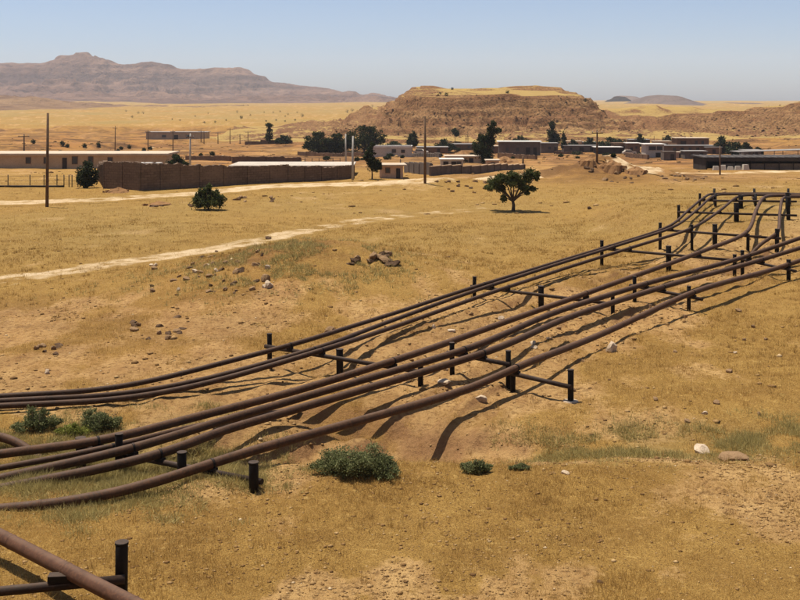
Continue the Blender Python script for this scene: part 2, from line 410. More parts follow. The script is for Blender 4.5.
M_SHRUBY = leaf_material('bright_green_shrub_leaves', (.13, .14, .03), (.25, .26, .05), (.40, .36, .09))
M_WEED = leaf_material('olive_weeds', (.21, .165, .055), (.38, .30, .105), (.58, .45, .18))
M_DRY = leaf_material('dry_grass_blades', (.22, .12, .032), (.43, .255, .068), (.66, .44, .14))

# ------------------------------------------------------------------ ground sheet
def polar_grid(angs, rads):
    A, Rr = np.meshgrid(angs, rads, indexing='ij'); return np.sin(A) * Rr, np.cos(A) * Rr
def grid_faces(na, nr, closed=False):
    i, j = np.meshgrid(np.arange(na if closed else na - 1), np.arange(nr - 1), indexing='ij'); i = i.ravel(); j = j.ravel(); i2 = (i + 1) % na
    return np.stack([i * nr + j, i * nr + j + 1, i2 * nr + j + 1, i2 * nr + j], 1)
fine_a = np.arange(-25, 25.001, .11)
coarse = np.concatenate([np.arange(-180, -60, 8), np.arange(-60, -25, 1.5)])
angs = np.radians(np.concatenate([coarse, fine_a, -coarse[::-1][:-1]]))
rads = np.concatenate([np.exp(np.linspace(math.log(3), math.log(17), 40))[:-1], np.exp(np.arange(math.log(17), math.log(170), .0058)),
                       np.exp(np.arange(math.log(170), math.log(700), .0085)), np.exp(np.linspace(math.log(700), math.log(7000), 170))])
GX, GY = polar_grid(angs, rads)
Yg = np.where(GY < 6, 6, GY); GZ = g(GX, Yg)
GZ = np.where(GY < 6, GZ + 0 * GX, GZ)
fb, fg_, fr, fp = fields(GX, Yg)
V = np.stack([GX, GY, GZ], -1).reshape(-1, 3)
me = np_mesh('ground', V, grid_faces(len(angs), len(rads), True), M_GROUND, {'bare': fb, 'green': fg_, 'red': fr, 'pale': fp})
tag(link_mesh('ground', me), kind='structure')

def strip(name, pts, width, lift=.05, n=9, step=.7, fade=0.0):
    """a worn track draped on the ground"""
    P = catmull([Vector((p[0], p[1], 0)) for p in pts], step)
    xs = []; 
    for i, p in enumerate(P):
        t = (P[min(i + 1, len(P) - 1)] - P[max(i - 1, 0)]).normalized(); nrm = Vector((-t.y, t.x, 0))
        for k in range(n):
            u = (k / (n - 1) - .5) * 2; q = p + nrm * u * width * .5
            xs.append((q.x, q.y, 1 - abs(u)))
    xs = np.array(xs); z = g(xs[:, 0], xs[:, 1]) + lift * np.clip(xs[:, 2] * 4, .2, 1)
    fb, fgn, fr, fp = fields(xs[:, 0], xs[:, 1])
    along = np.repeat(np.linspace(0, 1, len(P)), n); rd = sstep(.0, .7, xs[:, 2]) * (1 - .38 * sstep(.6, 1, xs[:, 2])) * (1 - fade * sstep(.3, 1, along)) * (.85 + .35 * fbm(xs[:, 0] / 5, xs[:, 1] / 5, 3, 77))
    me = np_mesh(name, np.stack([xs[:, 0], xs[:, 1], z], 1), grid_faces(len(P), n), M_ROAD, {'bare': fb, 'green': fgn, 'red': fr, 'pale': fp, 'road': rd})
    return tag(link_mesh(name, me), kind='structure')
def catmull(P, step):
    out = []; n = len(P)
    for i in range(n - 1):
        p0 = P[i - 1] if i else P[0] * 2 - P[1]; p1, p2 = P[i], P[i + 1]; p3 = P[i + 2] if i + 2 < n else P[-1] * 2 - P[-2]
        # centripetal
        t0 = 0; t1 = t0 + max((p1 - p0).length, 1e-4) ** .5; t2 = t1 + max((p2 - p1).length, 1e-4) ** .5; t3 = t2 + max((p3 - p2).length, 1e-4) ** .5
        m = max(2, int((p2 - p1).length / step))
        for k in range(m):
            t = t1 + (t2 - t1) * k / m
            a1 = p0 * ((t1 - t) / (t1 - t0)) + p1 * ((t - t0) / (t1 - t0)); a2 = p1 * ((t2 - t) / (t2 - t1)) + p2 * ((t - t1) / (t2 - t1)); a3 = p2 * ((t3 - t) / (t3 - t2)) + p3 * ((t - t2) / (t3 - t2))
            b1 = a1 * ((t2 - t) / (t2 - t0)) + a2 * ((t - t0) / (t2 - t0)); b2 = a2 * ((t3 - t) / (t3 - t1)) + a3 * ((t - t1) / (t3 - t1))
            out.append(b1 * ((t2 - t) / (t2 - t1)) + b2 * ((t - t1) / (t2 - t1)))
    out.append(P[-1]); return out
def hits(l): return [hit(*p) for p in l]
strip('dirt_track', hits([(-60, 290), (20, 278), (100, 267), (165, 257), (222, 248)]) + hits([(352, 223), (400, 217), (450, 212), (470, 211), (490, 209)]), 3.6, fade=.55)
strip('dirt_road', hits([(-60, 203), (40, 203), (110, 200), (165, 196), (240, 190), (330, 185), (420, 181), (500, 178), (540, 176)]), 6.5, .07)
strip('graded_road', hits([(630, 171), (680, 173), (730, 174), (770, 172), (830, 169)]), 9, .08)

# ------------------------------------------------------------------ mesa, hills, mountains
def heightfield(name, xs, ys, zf, m, attrs=None):
    X, Y = np.meshgrid(xs, ys, indexing='ij'); Z = zf(X, Y)
    at_ = attrs(X, Y, Z) if attrs else None
    me = np_mesh(name, np.stack([X, Y, Z], -1).reshape(-1, 3), grid_faces(len(xs), len(ys))[:, ::-1], m, at_)
    return tag(link_mesh(name, me), kind='structure')
def hill_material():
    t = NT('eroded_hill_earth')
    nm = t.noise(.12, 6, .65); nf = t.noise(.9, 5, .65); top = t.attr('top')
    strata = t.noise(.35, 4, .6, stretch=(.06, .06, 1.6))
    col = t.mix(t.ramp(nm, [(.33, (0, 0, 0)), (.67, (1, 1, 1))]), (.215, .108, .044), (.335, .19, .082))
    col = t.mix(t.math('MULTIPLY', t.ramp(strata, [(.45, (0, 0, 0)), (.58, (1, 1, 1))]), .7), col, (.20, .092, .042))
    col = t.mix(t.math('MULTIPLY', t.ramp(nf, [(.38, (1, 1, 1)), (.54, (0, 0, 0))]), .85), col, (.095, .05, .024))
    k = t.math('ADD', top, t.math('MULTIPLY', t.math('SUBTRACT', nf, .5), .8), True)
    col = t.mix(t.ramp(k, [(.4, (0, 0, 0)), (.65, (1, 1, 1))]), col, t.mix(nm, (.32, .205, .066), (.43, .285, .095)))
    nb = t.bump(nm, .9, 2.5); nb = t.bump(nf, 1.0, .9, nb)
    return t.done(col, .95, nb, .05)
M_HILL = hill_material()
def rrect(X, Y, x0, x1, y0, y1, r):
    cx, cy = (x0 + x1) / 2, (y0 + y1) / 2; hx, hy = (x1 - x0) / 2 - r, (y1 - y0) / 2 - r
    dx = np.abs(X - cx) - hx; dy = np.abs(Y - cy) - hy
    return np.hypot(np.clip(dx, 0, None), np.clip(dy, 0, None)) + np.clip(np.maximum(dx, dy), None, 0) - r
def mesa_z(X, Y):
    d = rrect(X, Y, 2, 91, 506, 640, 16) + 7 * fbm(X / 22, Y / 22, 4, 61)
    ga = 17.0 * (1 - np.clip(ridged(X / 14 + .5 * fbm(X / 30, Y / 30, 3, 7), Y / 75, 4, 62), -.5, 1)) * sstep(-2, 16, d) * sstep(85, 35, d)
    d = np.clip(d + ga, 0, None)
    prof = np.interp(d, [0, 2.5, 5, 28, 46, 75, 125], [1, .92, .84, .46, .25, .11, 0])
    rough = (.8 * fbm(X / 5, Y / 5, 4, 63, .6) + .9 * ridged(X / 7, Y / 22, 4, 64)) * sstep(0, 6, d) * sstep(85, 40, d)
    hq = 23.6 * prof; q = (hq + 1.2 * fbm(X / 30, Y / 30, 3, 67)) / 4.2; fq = q - np.floor(q); prof = prof + .75 * 4.2 * (sstep(.5, .95, fq) - fq) / 23.6 * sstep(.1, .25, prof) * sstep(1, .9, prof)
    return g(X, Y) - 1.2 + 23.6 * prof + rough + .6 * fbm(X / 22, Y / 22, 3, 66) * sstep(3, 0, d) + 2.2 * np.exp(-(((X - 24) / 12) ** 2 + ((Y - 540) / 20) ** 2)) + 1.3 * sstep(506, 560, Y) * sstep(-2, 20, X) * sstep(95, 70, X)
def top_attr(X, Y, Z):
    dz = np.hypot(np.gradient(Z, axis=0) / np.gradient(X, axis=0), np.gradient(Z, axis=1) / np.gradient(Y, axis=1))
    return {'top': np.clip(1.05 - dz * 3.6 + .25 * fbm(X / 12, Y / 12, 3, 65), 0, 1)}
heightfield('mesa', np.arange(-95, 205, .85), np.concatenate([np.arange(392, 530, .85), np.arange(530, 720, 5.)]), mesa_z, M_HILL, top_attr)
def rhill_z(X, Y):
    edge = np.interp(X, [90, 110, 130, 150, 175, 200, 300, 520], [640, 590, 545, 510, 482, 470, 470, 500])
    d = np.clip(edge - Y, 0, None) + 6 * fbm(X / 26, Y / 26, 4, 71) * sstep(0, 10, edge - Y)
    ga = 20 * (1 - np.clip(ridged(X / 13 + Y / 40, Y / 55, 4, 72), -.5, 1)) * sstep(0, 14, d) * sstep(110, 30, d)
    d = np.clip(d + ga, 0, None); H = np.interp(X, [85, 115, 140, 170, 200, 300, 500], [8, 15, 17, 18, 19.5, 22, 22])
    prof = np.interp(d, [0, 4, 10, 50, 85, 130], [1, .95, .84, .36, .13, 0])
    return g(X, Y) - 1.0 + H * prof * sstep(70, 105, X) * (.35 + .65 * sstep(760, 490, Y)) * sstep(1120, 760, Y) + (1.1 * fbm(X / 5, Y / 5, 4, 73, .6) + 1.4 * ridged(X / 8 + Y / 20, Y / 14, 4, 74)) * sstep(0, 6, d) * sstep(110, 60, d)
heightfield('eroded_hill', np.arange(68, 330, .9), np.concatenate([np.arange(372, 540, .9), np.arange(540, 1150, 14.)]), rhill_z, M_HILL, top_attr)
def hill_boulders(name, zf, x0, x1, y0, y1, n, seed, label):
    r = np.random.default_rng(seed); X = r.uniform(x0, x1, n); Y = r.uniform(y0, y1, n); e = .8
    Z = zf(X, Y); sl = np.hypot(zf(X + e, Y) - Z, zf(X, Y + e) - Z) / e; cl = fbm(X / 9, Y / 9, 3, seed)
    k = (sl > .16) & (cl > -.25); X, Y, Z = X[k], Y[k], Z[k]; n = len(X); s = np.clip(r.lognormal(-1.15, .5, n), .12, 1.2)
    ico = np.array([(0, 0, 1), (.9, 0, .3), (.28, .85, .3), (-.72, .53, .3), (-.72, -.53, .3), (.28, -.85, .3)], float)
    fc = np.array([(0, 1, 2), (0, 2, 3), (0, 3, 4), (0, 4, 5), (0, 5, 1), (5, 4, 3), (5, 3, 2), (5, 2, 1)])
    P = ico[None] * (1 + r.uniform(-.4, .4, (n, 6, 3)))
    V = np.stack([X[:, None] + P[..., 0] * s[:, None], Y[:, None] + P[..., 1] * s[:, None], Z[:, None] + (P[..., 2] - .35) * s[:, None]], -1).reshape(-1, 3)
    t = NT(name + '_rock'); mt = t.done(t.ramp(t.attr('tint'), [(0, (.045, .026, .014)), (.6, (.115, .062, .03)), (1, (.30, .175, .08))]), .95, None, .05)
    tag(link_mesh(name, np_mesh(name, V, (fc[None] + (np.arange(n) * 6)[:, None, None]).reshape(-1, 3), mt, {'tint': np.repeat(r.random(n), 6)}, False)), label, 'boulders', kind='stuff')
hill_boulders('mesa_boulders', mesa_z, -60, 150, 425, 530, 4000, 5, 'dark boulders strewn over the slopes of the mesa')
hill_boulders('hill_boulders', rhill_z, 85, 230, 385, 520, 5000, 6, 'dark boulders strewn over the eroded hill')
def mountain_material(name, a, b, c):
    t = NT(name)
    n1 = t.noise(.0022, 6, .6); n2 = t.noise(.018, 6, .65); st = t.noise(.02, 5, .6, stretch=(.06, .06, 1.5))
    col = t.mix(t.ramp(n1, [(.35, (0, 0, 0)), (.65, (1, 1, 1))]), a, b)
    col = t.mix(t.math('MULTIPLY', t.ramp(st, [(.5, (0, 0, 0)), (.6, (1, 1, 1))]), .6), col, c)
    col = t.mix(t.math('MULTIPLY', t.ramp(n2, [(.4, (1, 1, 1)), (.55, (0, 0, 0))]), .5), col, c)
    nb = t.bump(n2, 1.0, 26)
    return t.done(col, .95, nb, .03)
M_MOUNT = mountain_material('bare_rock_slopes', (.15, .086, .060), (.235, .142, .096), (.06, .040, .034))
M_FAR = mountain_material('distant_rock', (.13, .095, .08), (.19, .135, .105), (.09, .066, .056))
SKX = [-700, -60, 0, 21, 45, 60, 75, 90, 105, 128, 150, 165, 180, 200, 235, 255, 270, 300, 330, 345, 360, 372, 390, 420, 460]
SKY_ = [68, 67, 66, 66.5, 65, 59, 54.5, 57, 62, 66.5, 62, 62.5, 67, 69, 68.5, 74, 82, 87, 91.5, 93, 96, 93.5, 99, 103, 108]
def range_z(X, Y):
    px = 400 + F * X / Y
    crest = CAM_H + 1.13 * (HY - np.interp(px + 5 * fbm(X / 260, Y / 260, 4, 3), SKX, SKY_)) / F * 4500
    warp = 260 * fbm(X / 900, Y / 900, 4, 81)
    t = np.clip((Y + warp - 3050) / (4500 + warp * .0 - 3050), 0, 1)
    rid = ridged(X / 300 + .2 * fbm(X / 300, Y / 300, 3, 85), Y / 700, 5, 82)
    s = np.interp(t, [0, .12, .3, .42, .5, .68, .76, .9, 1], [0, .05, .24, .33, .46, .56, .76, .86, 1])
    back = sstep(5600, 4600, Y)
    base = g(X, Y, False) - 3
    s = s + .0
    h = (crest - base) * s * (1 - .75 * (1 - np.clip(rid, 0, 1)) * sstep(.03, .3, t) * (1 - .85 * sstep(.82, .97, t)))
    q = (h + 10 * fbm(X / 350, Y / 350, 3, 84)) / 26; fq = q - np.floor(q); h = h + .8 * 26 * (sstep(.55, .9, fq) - fq) * sstep(5, 30, h) * (1 - .4 * sstep(.75, .95, t))
    return base + np.clip(h, 0, None) * back + 24 * ridged(X / 190, Y / 150, 5, 83) * sstep(.04, .2, t) * back * (1 - .35 * sstep(.85, 1, t))
heightfield('mountain_range', np.arange(-3000, 420, 7.), np.concatenate([np.arange(2950, 4560, 9.), np.arange(4560, 5700, 60.)]), range_z, M_MOUNT)
def foot_z(X, Y):
    px = 400 + F * X / Y
    crest = np.interp(px, [-500, 0, 30, 70, 120, 150, 190], [93, 95, 96, 102, 106.5, 110, 114])
    H = CAM_H + (HY - crest) / F * 1900
    t = sstep(1250, 1900, Y + 90 * fbm(X / 160, Y / 200, 4, 87)); back = sstep(2500, 2000, Y)
    b = g(X, Y) - 2.5
    return b + np.clip(H - b, 0, None) * t * back * (1 - .35 * (1 - np.clip(ridged(X / 150, Y / 240, 4, 88), 0, 1))) + 5 * ridged(X / 70, Y / 70, 5, 89) * t * back
heightfield('foothills', np.arange(-1300, -280, 4.), np.concatenate([np.arange(1150, 2000, 6.), np.arange(2000, 2560, 30.)]), foot_z, mountain_material('foothill_earth', (.19, .11, .066), (.27, .17, .088), (.11, .062, .042)))
def butte_z(pxs, pys, Yc, W):
    def f(X, Y):
        px = 400 + F * X / Yc
        H = CAM_H + (HY - np.interp(px, pxs, pys)) / F * Yc
        b = g(X, Y, False) - 6; t = np.interp(np.abs(Y - Yc - W * .1) + W * .12 * fbm(X / 90, Y / 90, 4, 91), [0, W * .25, W * .4, W], [1, .95, .7, 0])
        return b + np.clip(H - b, 0, None) * t * (1 + .12 * ridged(X / 110, Y / 110, 4, 92) * (t < .9))
    return f
heightfield('far_butte', np.arange(560, 1500, 5.), np.arange(2250, 3000, 8.), butte_z([620, 640, 650, 657, 663, 672, 682, 700, 720, 737, 742, 752, 770, 790, 820], [106, 104, 97.5, 95.2, 94.8, 96, 100, 105, 106, 104.5, 102.6, 103, 106, 105, 104], 2600, 330), M_FAR)
heightfield('far_ridge', np.arange(800, 2100, 8.), np.arange(3650, 4400, 12.), butte_z([590, 612, 622, 632, 640, 655, 700, 800], [104, 99, 95.5, 96, 98.5, 103, 104, 104], 4000, 330), M_FAR)

# ------------------------------------------------------------------ pipes and their supports
RB = .075
PIPES = {k: {'r': r, 'cp': []} for k, r in dict(P1=.085, P2=.085, P3=.09, A=.118, B=.078, C=.115, D=.118, E=.12).items()}
def cp(k, px, py, Y): PIPES[k]['cp'].append((px, at(px, py, Y)))
FIX = []; PN = []
SUP_G = 'steel supports carrying the pipelines'
def support(label, ends, posts, cross, rb=RB, group=SUP_G):
    """ends: two (px,py,Y) of the beam axis; posts: (px, top_px above beam in metres, radius); cross: pipe -> px"""
    a = at(*ends[0]); b = at(*ends[1]); d = (b - a); dh = Vector((d.x, d.y, 0)).normalized()
    def on(px):      # point of the beam seen at column px
        u = (px - 400) / F; t = (u * a.y - a.x) / (d.x - u * d.y); return a + d * t
    mid = (a + b) / 2; th = Thing('pipe_support', label, 'pipe support', (mid.x, mid.y, gz(mid.x, mid.y)), group)
    m = MB(); m.tube([a - dh * .12, b + dh * .12], rb, 12); m.build('crossbeam', M_BEAM, th)
    perp = Vector((-dh.y, dh.x, 0))
    for (px, up, r) in posts:
        p = on(px) + perp * (rb + r * .75); zb = gz(p.x, p.y) - .35
        lean = Vector((random.uniform(-.02, .02), random.uniform(-.02, .02), 0))
        top = Vector((p.x, p.y, p.z + up)) + lean
        m = MB(); m.tube([(p.x, p.y, zb), tuple(top - Vector((0, 0, .02))), tuple(top)], [r, r, r * .9], 12); po = m.build('post', M_STEEL, th)
        if px == 568:
            gzp = gz(p.x, p.y); f = MB(); f.tube([(p.x, p.y, gzp - .2), (p.x, p.y, gzp + .02), (p.x, p.y, gzp + .035)], [.26, .25, .2], 9); sub(po, f, 'footing', M_ROCK[1], th.loc)
        c = MB(); c.tube([tuple(top - Vector((0, 0, .03))), tuple(top + Vector((0, 0, .012)))], r * 1.09, 12); sub(po, c, 'cap', M_STEEL, th.loc)
    for k, (px, lift) in cross.items():
        q = on(px); r = PIPES[k]['r']
        m = MB(); rz = math.atan2(dh.y, dh.x)
        m.box((q.x, q.y, q.z + rb + lift / 2 - .02), (r * 2.1, .16, lift + .07), rz); sd_ = m.build('saddle', M_STEEL, th); PN.append((k, px, th, sd_))
        PIPES[k]['cp'].append((px, Vector((q.x, q.y, q.z + rb + lift + r * .98)))); FIX.append(PIPES[k]['cp'][-1][1])
    return th
support('nearest long support under five pipes, half sunk in green weeds', [(258, 481, 26.4), (86, 447.5, 29.1)],
        [(258, .50, .115), (186, .42, .115), (123, .58, .10), (86, .30, .13)], {'E': (212, .02), 'D': (160, .02), 'C': (133, .04), 'B': (113, .02), 'A': (98, .05)})
support('support with a slim tall end post, under three thin pipes before the stony mound', [(268, 346.5, 38.4), (419, 372, 36.2)],
        [(268, .42, .085), (338, .28, .12), (419, .32, .09)], {'P1': (290, .02), 'P2': (314, .02), 'P3': (322, .02), 'A': (393, .03)})
support('support carrying the paired thick pipes just above the gully bush', [(450, 353, 37.6), (507, 364, 36.2)],
        [(450, .33, .085), (506, .40, .085)], {'C': (464, .02), 'D': (483, .02)})
support('short support with a free standing end post on bare ground near the gully', [(508, 372.5, 36.0), (568, 386.5, 34.4)],
        [(568, .50, .095), (510, .05, .085)], {'E': (516, .02)})
support('support with a thick middle post under three thin pipes and one thick pipe', [(473, 286.5, 51.6), (612, 304, 48.6)],
        [(473, .44, .09), (540, .38, .13), (612, .42, .09)], {'P1': (484, .02), 'P2': (492, .02), 'P3': (508, .02), 'A': (586, .14)})
support('support under the three lower thick pipes beside a wide trench', [(632, 285.5, 51.0), (700, 299, 48.4)],
        [(633, .42, .09), (687, .44, .09)], {'C': (646, .02), 'D': (663, .02), 'E': (693, .03)})
support('wide support with a thick middle post just before the pipes begin to climb', [(601, 248.5, 62.5), (735, 260.5, 59.2)],
        [(601, .44, .1), (668, .45, .15), (734, .3, .1)], {'P1': (609, .02), 'P2': (614, .02), 'P3': (630, .02), 'A': (699, .07)})
support('support of the lower thick pipes at the edge of a shaded washout', [(741, 259, 59.3), (794, 271, 57)],
        [(741, .45, .1), (787, .5, .11)], {'C': (749, .1), 'D': (762, .03), 'E': (787, .04)})
support('support at the foot of the slope where the pipes bend uphill', [(660, 229.5, 68), (779, 238.5, 66.3)],
        [(660, .4, .1), (692, .42, .09), (715, .55, .15), (748, .12, .1), (777, .55, .13)], {'P1': (667, .02), 'P2': (672, .02), 'P3': (690, .02), 'A': (746, .03), 'B': (774, .02)})
support('support halfway up the slope with one thick middle post', [(679, 212, 74), (795, 215.5, 73)],
        [(679, .45, .1), (737, .7, .17), (789, 1.2, .13)], {'P1': (689, .02), 'P2': (697, .02), 'P3': (720, .02), 'A': (756, .05), 'B': (780, .05)})
support('support on the crest where the pipes swing right', [(700, 200.5, 79.5), (795, 201.5, 78.5)],
        [(700, .50, .09), (741, .4, .17), (788, .6, .15)], {'P1': (704, .06), 'P2': (711, .06), 'P3': (736, .06), 'A': (764, .06), 'B': (783, .06)})
# the crest run, pipes side by side heading right
ZC = 2.36
for (px, lab) in ((712, 'crest support with two slim posts, where the thin pipes have just turned'), (752, 'crest support with tall posts above the thick climbing pipe'), (786, 'crest support with tall posts where the farthest pipes leave the slope')):
    a = Vector(((px - 400) / F * 84.4, 84.4, ZC - .15)); b = Vector(((px - 400) / F * 81.2 , 80.9, ZC - .15))
    th = Thing('pipe_support', lab, 'pipe support', ((a.x + b.x) / 2, 82.6, gz((a.x + b.x) / 2, 82.6)), SUP_G)
    m = MB(); m.tube([a, b], .07, 10); m.build('crossbeam', M_BEAM, th)
    for (q, up) in ((a, .5), (b, .42)):
        m = MB(); m.tube([(q.x + .17, q.y, gz(q.x, q.y) - .3), (q.x + .17, q.y, q.z + up)], .095, 10); m.build('post', M_STEEL, th)
for k, Yc in (('P1', 83.9), ('P2', 83.2), ('P3', 82.5), ('A', 81.8), ('B', 81.3)):
    r = PIPES[k]['r']; x0 = {'P1': 714, 'P2': 722, 'P3': 748, 'A': 776, 'B': 791}[k]
    for dx, zz in ((0, 0), (10, 0), (60, 0), (180, -.4)):
        X = (x0 - 400) / F * Yc + dx * .09; PIPES[k]['cp'].append((x0 + dx, Vector((X, Yc, ZC - .15 + .07 + r + zz))))
# free spans, read from the photograph
for k, l in {
    'P1': [(-70, 401, 33.4), (21, 395, 33.8), (90, 391.5, 34.5), (150, 381.5, 35.4), (200, 368.5, 36.2), (380, 317.5, 43.8)],
    'P2': [(-70, 405, 33.0), (21, 400, 33.4), (120, 394.5, 34.4), (200, 380.5, 35.7), (240, 370, 36.4), (390, 321, 43.5)],
    'P3': [(-70, 410, 32.7), (21, 405, 33.0), (120, 399.6, 34.0), (200, 385, 35.3), (240, 374.5, 36.0), (390, 328, 43.0), (560, 270, 56.5)],
    'A': [(-70, 464, 28.9), (21, 451, 29.2), (200, 415.5, 31.6), (296, 391, 34.2), (480, 331, 42.0)],
    'B': [(-70, 480, 27.9), (21, 464.5, 28.2), (200, 421, 30.8)],
    'C': [(-70, 494, 27.0), (21, 474, 27.6), (200, 427, 30.3), (290, 401, 32.9), (555, 312.5, 43.5), (845, 222, 64)],
    'D': [(-70, 503, 26.4), (21, 484.5, 26.9), (75, 474, 27.1), (200, 437, 29.2), (290, 411, 32.0), (570, 317, 43.0), (845, 234, 62)],
    'E': [(-70, 514, 24.8), (21, 508.5, 25.0), (75, 502.5, 25.2), (135, 490.5, 25.7), (290, 440, 28.6), (420, 404, 32.4), (475, 387, 34.5), (600, 335, 42.0), (845, 245, 59)],
}.items():
    for p in l: cp(k, *p)
for px in (300, 380, 464, 555, 646, 700):          # B runs close behind C
    pass
PLAB = {'P1': ('outermost slim dark pipe of the three running along the stony mound', 0),
        'P2': ('slim pipe in the middle of the three beside the stony mound', 0),
        'P3': ('slim pipe of the three that is closest to the thick pipes', 0),
        'A': ('thick rusty pipe climbing the slope in a steep bend over a wide support', 2),
        'B': ('short thin pipe half buried in weeds beside thicker pipes', 1),
        'C': ('thick brown pipe, farther one of the close pair spanning the gully', 1),
        'D': ('thick brown pipe, nearer one of the close pair spanning the gully', 1),
        'E': ('lone thick rusty pipe sagging low in weeds then spanning above the gully bush', 2)}
FIXED = set()
def P_fix(P): return [p for p in P if id(p) in FIXED]
def make_pipe(name, label, P, r, mt, step=.35, seam=6.0):
    path = catmull(P, step)
    arr = np.array([tuple(p) for p in path]); kk = np.exp(-(np.arange(-9, 10) * step / 1.25) ** 2); kk /= kk.sum()
    ext = np.concatenate([2 * arr[0] - arr[9:0:-1], arr, 2 * arr[-1] - arr[-2:-11:-1]]); sm = np.stack([np.convolve(ext[:, c], kk, 'valid') for c in range(3)], 1)
    for q in P_fix(P):
        i = int(np.argmin(((arr - np.array(tuple(q))) ** 2).sum(1))); dl = arr[i] - sm[i]
        sm = sm + dl[None] * np.exp(-((np.arange(len(sm)) - i) * step / 2.2) ** 2)[:, None]
    path = [Vector(p) for p in sm]
    path = [p + Vector((0, 0, .006 * math.sin(i * .21))) for i, p in enumerate(path)]
    o = path[0]; th = Thing(name, label, 'pipe', tuple(o), 'rusty oil pipelines on supports')
    m = MB(); m.tube(path, r, 14); pipe = m.build('pipe_run', mt, th)
    acc = random.uniform(1, 5)
    for i in range(1, len(path) - 1):
        acc += (path[i] - path[i - 1]).length
        if acc > seam:
            acc = 0; t = (path[i + 1] - path[i]).normalized()
            s = MB(); s.tube([path[i] - t * .035, path[i] - t * .02, path[i] + t * .02, path[i] + t * .035], [r * .99, r * 1.055, r * 1.055, r * .99], 14, False); sub(pipe, s, 'weld_seam', mt, th.loc)
    return th
FIXED.update(id(p) for p in FIX)
for k, d in PIPES.items():
    pts = sorted(d['cp'], key=lambda c: c[0])
    if k == 'B':
        left = [p for x, p in pts if x < 230]; right = [p for x, p in pts if x > 700]
        left[-1] = at(185, 427.5, 30.6); left.append(at(225, 421, 31.8)); left.append(at(262, 415, 33.2)); left.append(at(300, 408, 34.6))
        make_pipe('steel_pipe', PLAB['B'][0], left, d['r'], M_PIPE[1])
        start = [at(744, 252, 64.0), at(757, 245, 65.2)]
        start[0].z = gz(start[0].x, start[0].y) - .1
        make_pipe('steel_pipe', 'thin pipe rising from the ground and climbing steeply beside the thickest pipe', start + right, .105, M_PIPE[1])
        continue
    make_pipe('steel_pipe', PLAB[k][0], [p for x, p in pts], d['r'], M_PIPE[PLAB[k][1]])
for (k, px, th, sd_) in PN:                        # strap over each pipe at its saddle
    c = [p for x, p in PIPES[k]['cp'] if x == px][0]; near = [p for x, p in sorted(PIPES[k]['cp'], key=lambda c_: c_[0])]
    i = near.index(c); d = (near[min(i + 1, len(near) - 1)] - near[max(i - 1, 0)]).normalized(); r = PIPES[k]['r']
    m = MB(); m.tube([c - d * .03, c + d * .03], r * 1.1, 12); sub(sd_, m, 'strap', M_STEEL, th.loc)
# stub sticking out of the weeds, and the pipe and support in the near corner
s0 = at(-30, 433, 30.5); s1 = at(21, 441.5, 30.0); s2 = at(44, 448.5, 29.6); s2.z = gz(s2.x, s2.y) - .12
make_pipe('steel_pipe', 'old pipe end pointing down into green weeds beside the other pipes', [s0, s1, s2], .12, M_PIPE[2], .1)
near_th = support('near corner support with one thick black post in dry golden grass', [(-60, 597, 19.4), (118, 580, 20.1)], [(121, .62, .118), (-50, .5, .118)], {'E': (-9999, .02)} if False else {}, .085)
q0 = at(-60, 506, 23.5); q1 = at(20, 546.5, 21.4); q2 = at(66, 570, 20.0); q3 = at(124, 599, 18.7); q4 = at(230, 655, 16.6)
make_pipe('steel_pipe', 'reddish rusty pipe crossing over a beam in the near grass', [q0, q1, q2, q3, q4], .135, M_PIPE[3], .3, 1.9)
m = MB(); qq = at(66, 583, 19.85); m.box((qq.x - .1, qq.y, qq.z + .10), (.42, .2, .12), .1); m.build('saddle', M_STEEL, near_th)

# ------------------------------------------------------------------ stones
def rock_mesh(seed, mt):
    import bmesh
    bm = bmesh.new(); bmesh.ops.create_icosphere(bm, subdivisions=2, radius=1.15)
    r = random.Random(seed); ax = [Vector((r.gauss(0, 1), r.gauss(0, 1), r.gauss(0, 1))).normalized() for _ in range(9)]; cut = [r.uniform(.38, .85) for _ in ax]
    for v in bm.verts:
        p = v.co.copy()
        for a, c in zip(ax, cut):
            d = p.dot(a)
            if d > c: p -= a * (d - c)
        v.co = p * (1 + r.uniform(-.09, .09))
    me = bpy.data.meshes.new('rock'); bm.to_mesh(me); bm.free(); me.materials.append(mt); return me
ROCKS = [[rock_mesh(10 * j + i, M_ROCK[j]) for i in range(4)] for j in range(3)]
def rock(px, py, wpx, hpx, kind, label, group=None):
    p = hit(px, py); k_ = .8 if py < 210 else 1.0; s = k_ * wpx / F * p.y / 2; h = k_ * hpx / F * p.y * .6
    o = bpy.data.objects.new('rock', random.choice(ROCKS[kind])); C.objects.link(o)
    o.location = (p.x, p.y, p.z + h * .2); o.scale = (s * 1.15, s * random.uniform(.7, 1.0), h * 1.1); o.rotation_euler = (random.uniform(-.2, .2), random.uniform(-.2, .2), random.uniform(0, 6.28))
    o.scale = (s * 1.1, s * .95, h * 1.1)
    tag(o, label, 'rock', group); return o
rock(610, 352, 15, 13, 1, 'largest pale boulder beside the lone thick pipe')
rock(270, 287, 14, 9, 1, 'pale flat boulder on the near side of the stony mound')
rock(266, 281, 9, 8, 0, 'brown boulder leaning beside the pale flat boulder on the mound')
rock(240, 272, 12, 7, 2, 'dark low rock at the head of the stone scatter on the mound')
rock(394, 265, 15, 7, 2, 'dark flat rock at the end of the stone row on the mound')
rock(268, 240, 8, 6, 2, 'dark round rock sitting on the crest of the stony mound')
rock(480, 400, 16, 6, 1, 'pale slab lying under the thick pipe near the free standing post')
rock(444, 383, 14, 6, 1, 'pale stone between the two inner posts beneath the pipe pair')
rock(47, 374, 7, 6, 1, 'small white stone above the slim pipes where they dip low')
rock(702, 452, 22, 8, 1, 'broad pale rock in the green strip of the gully')
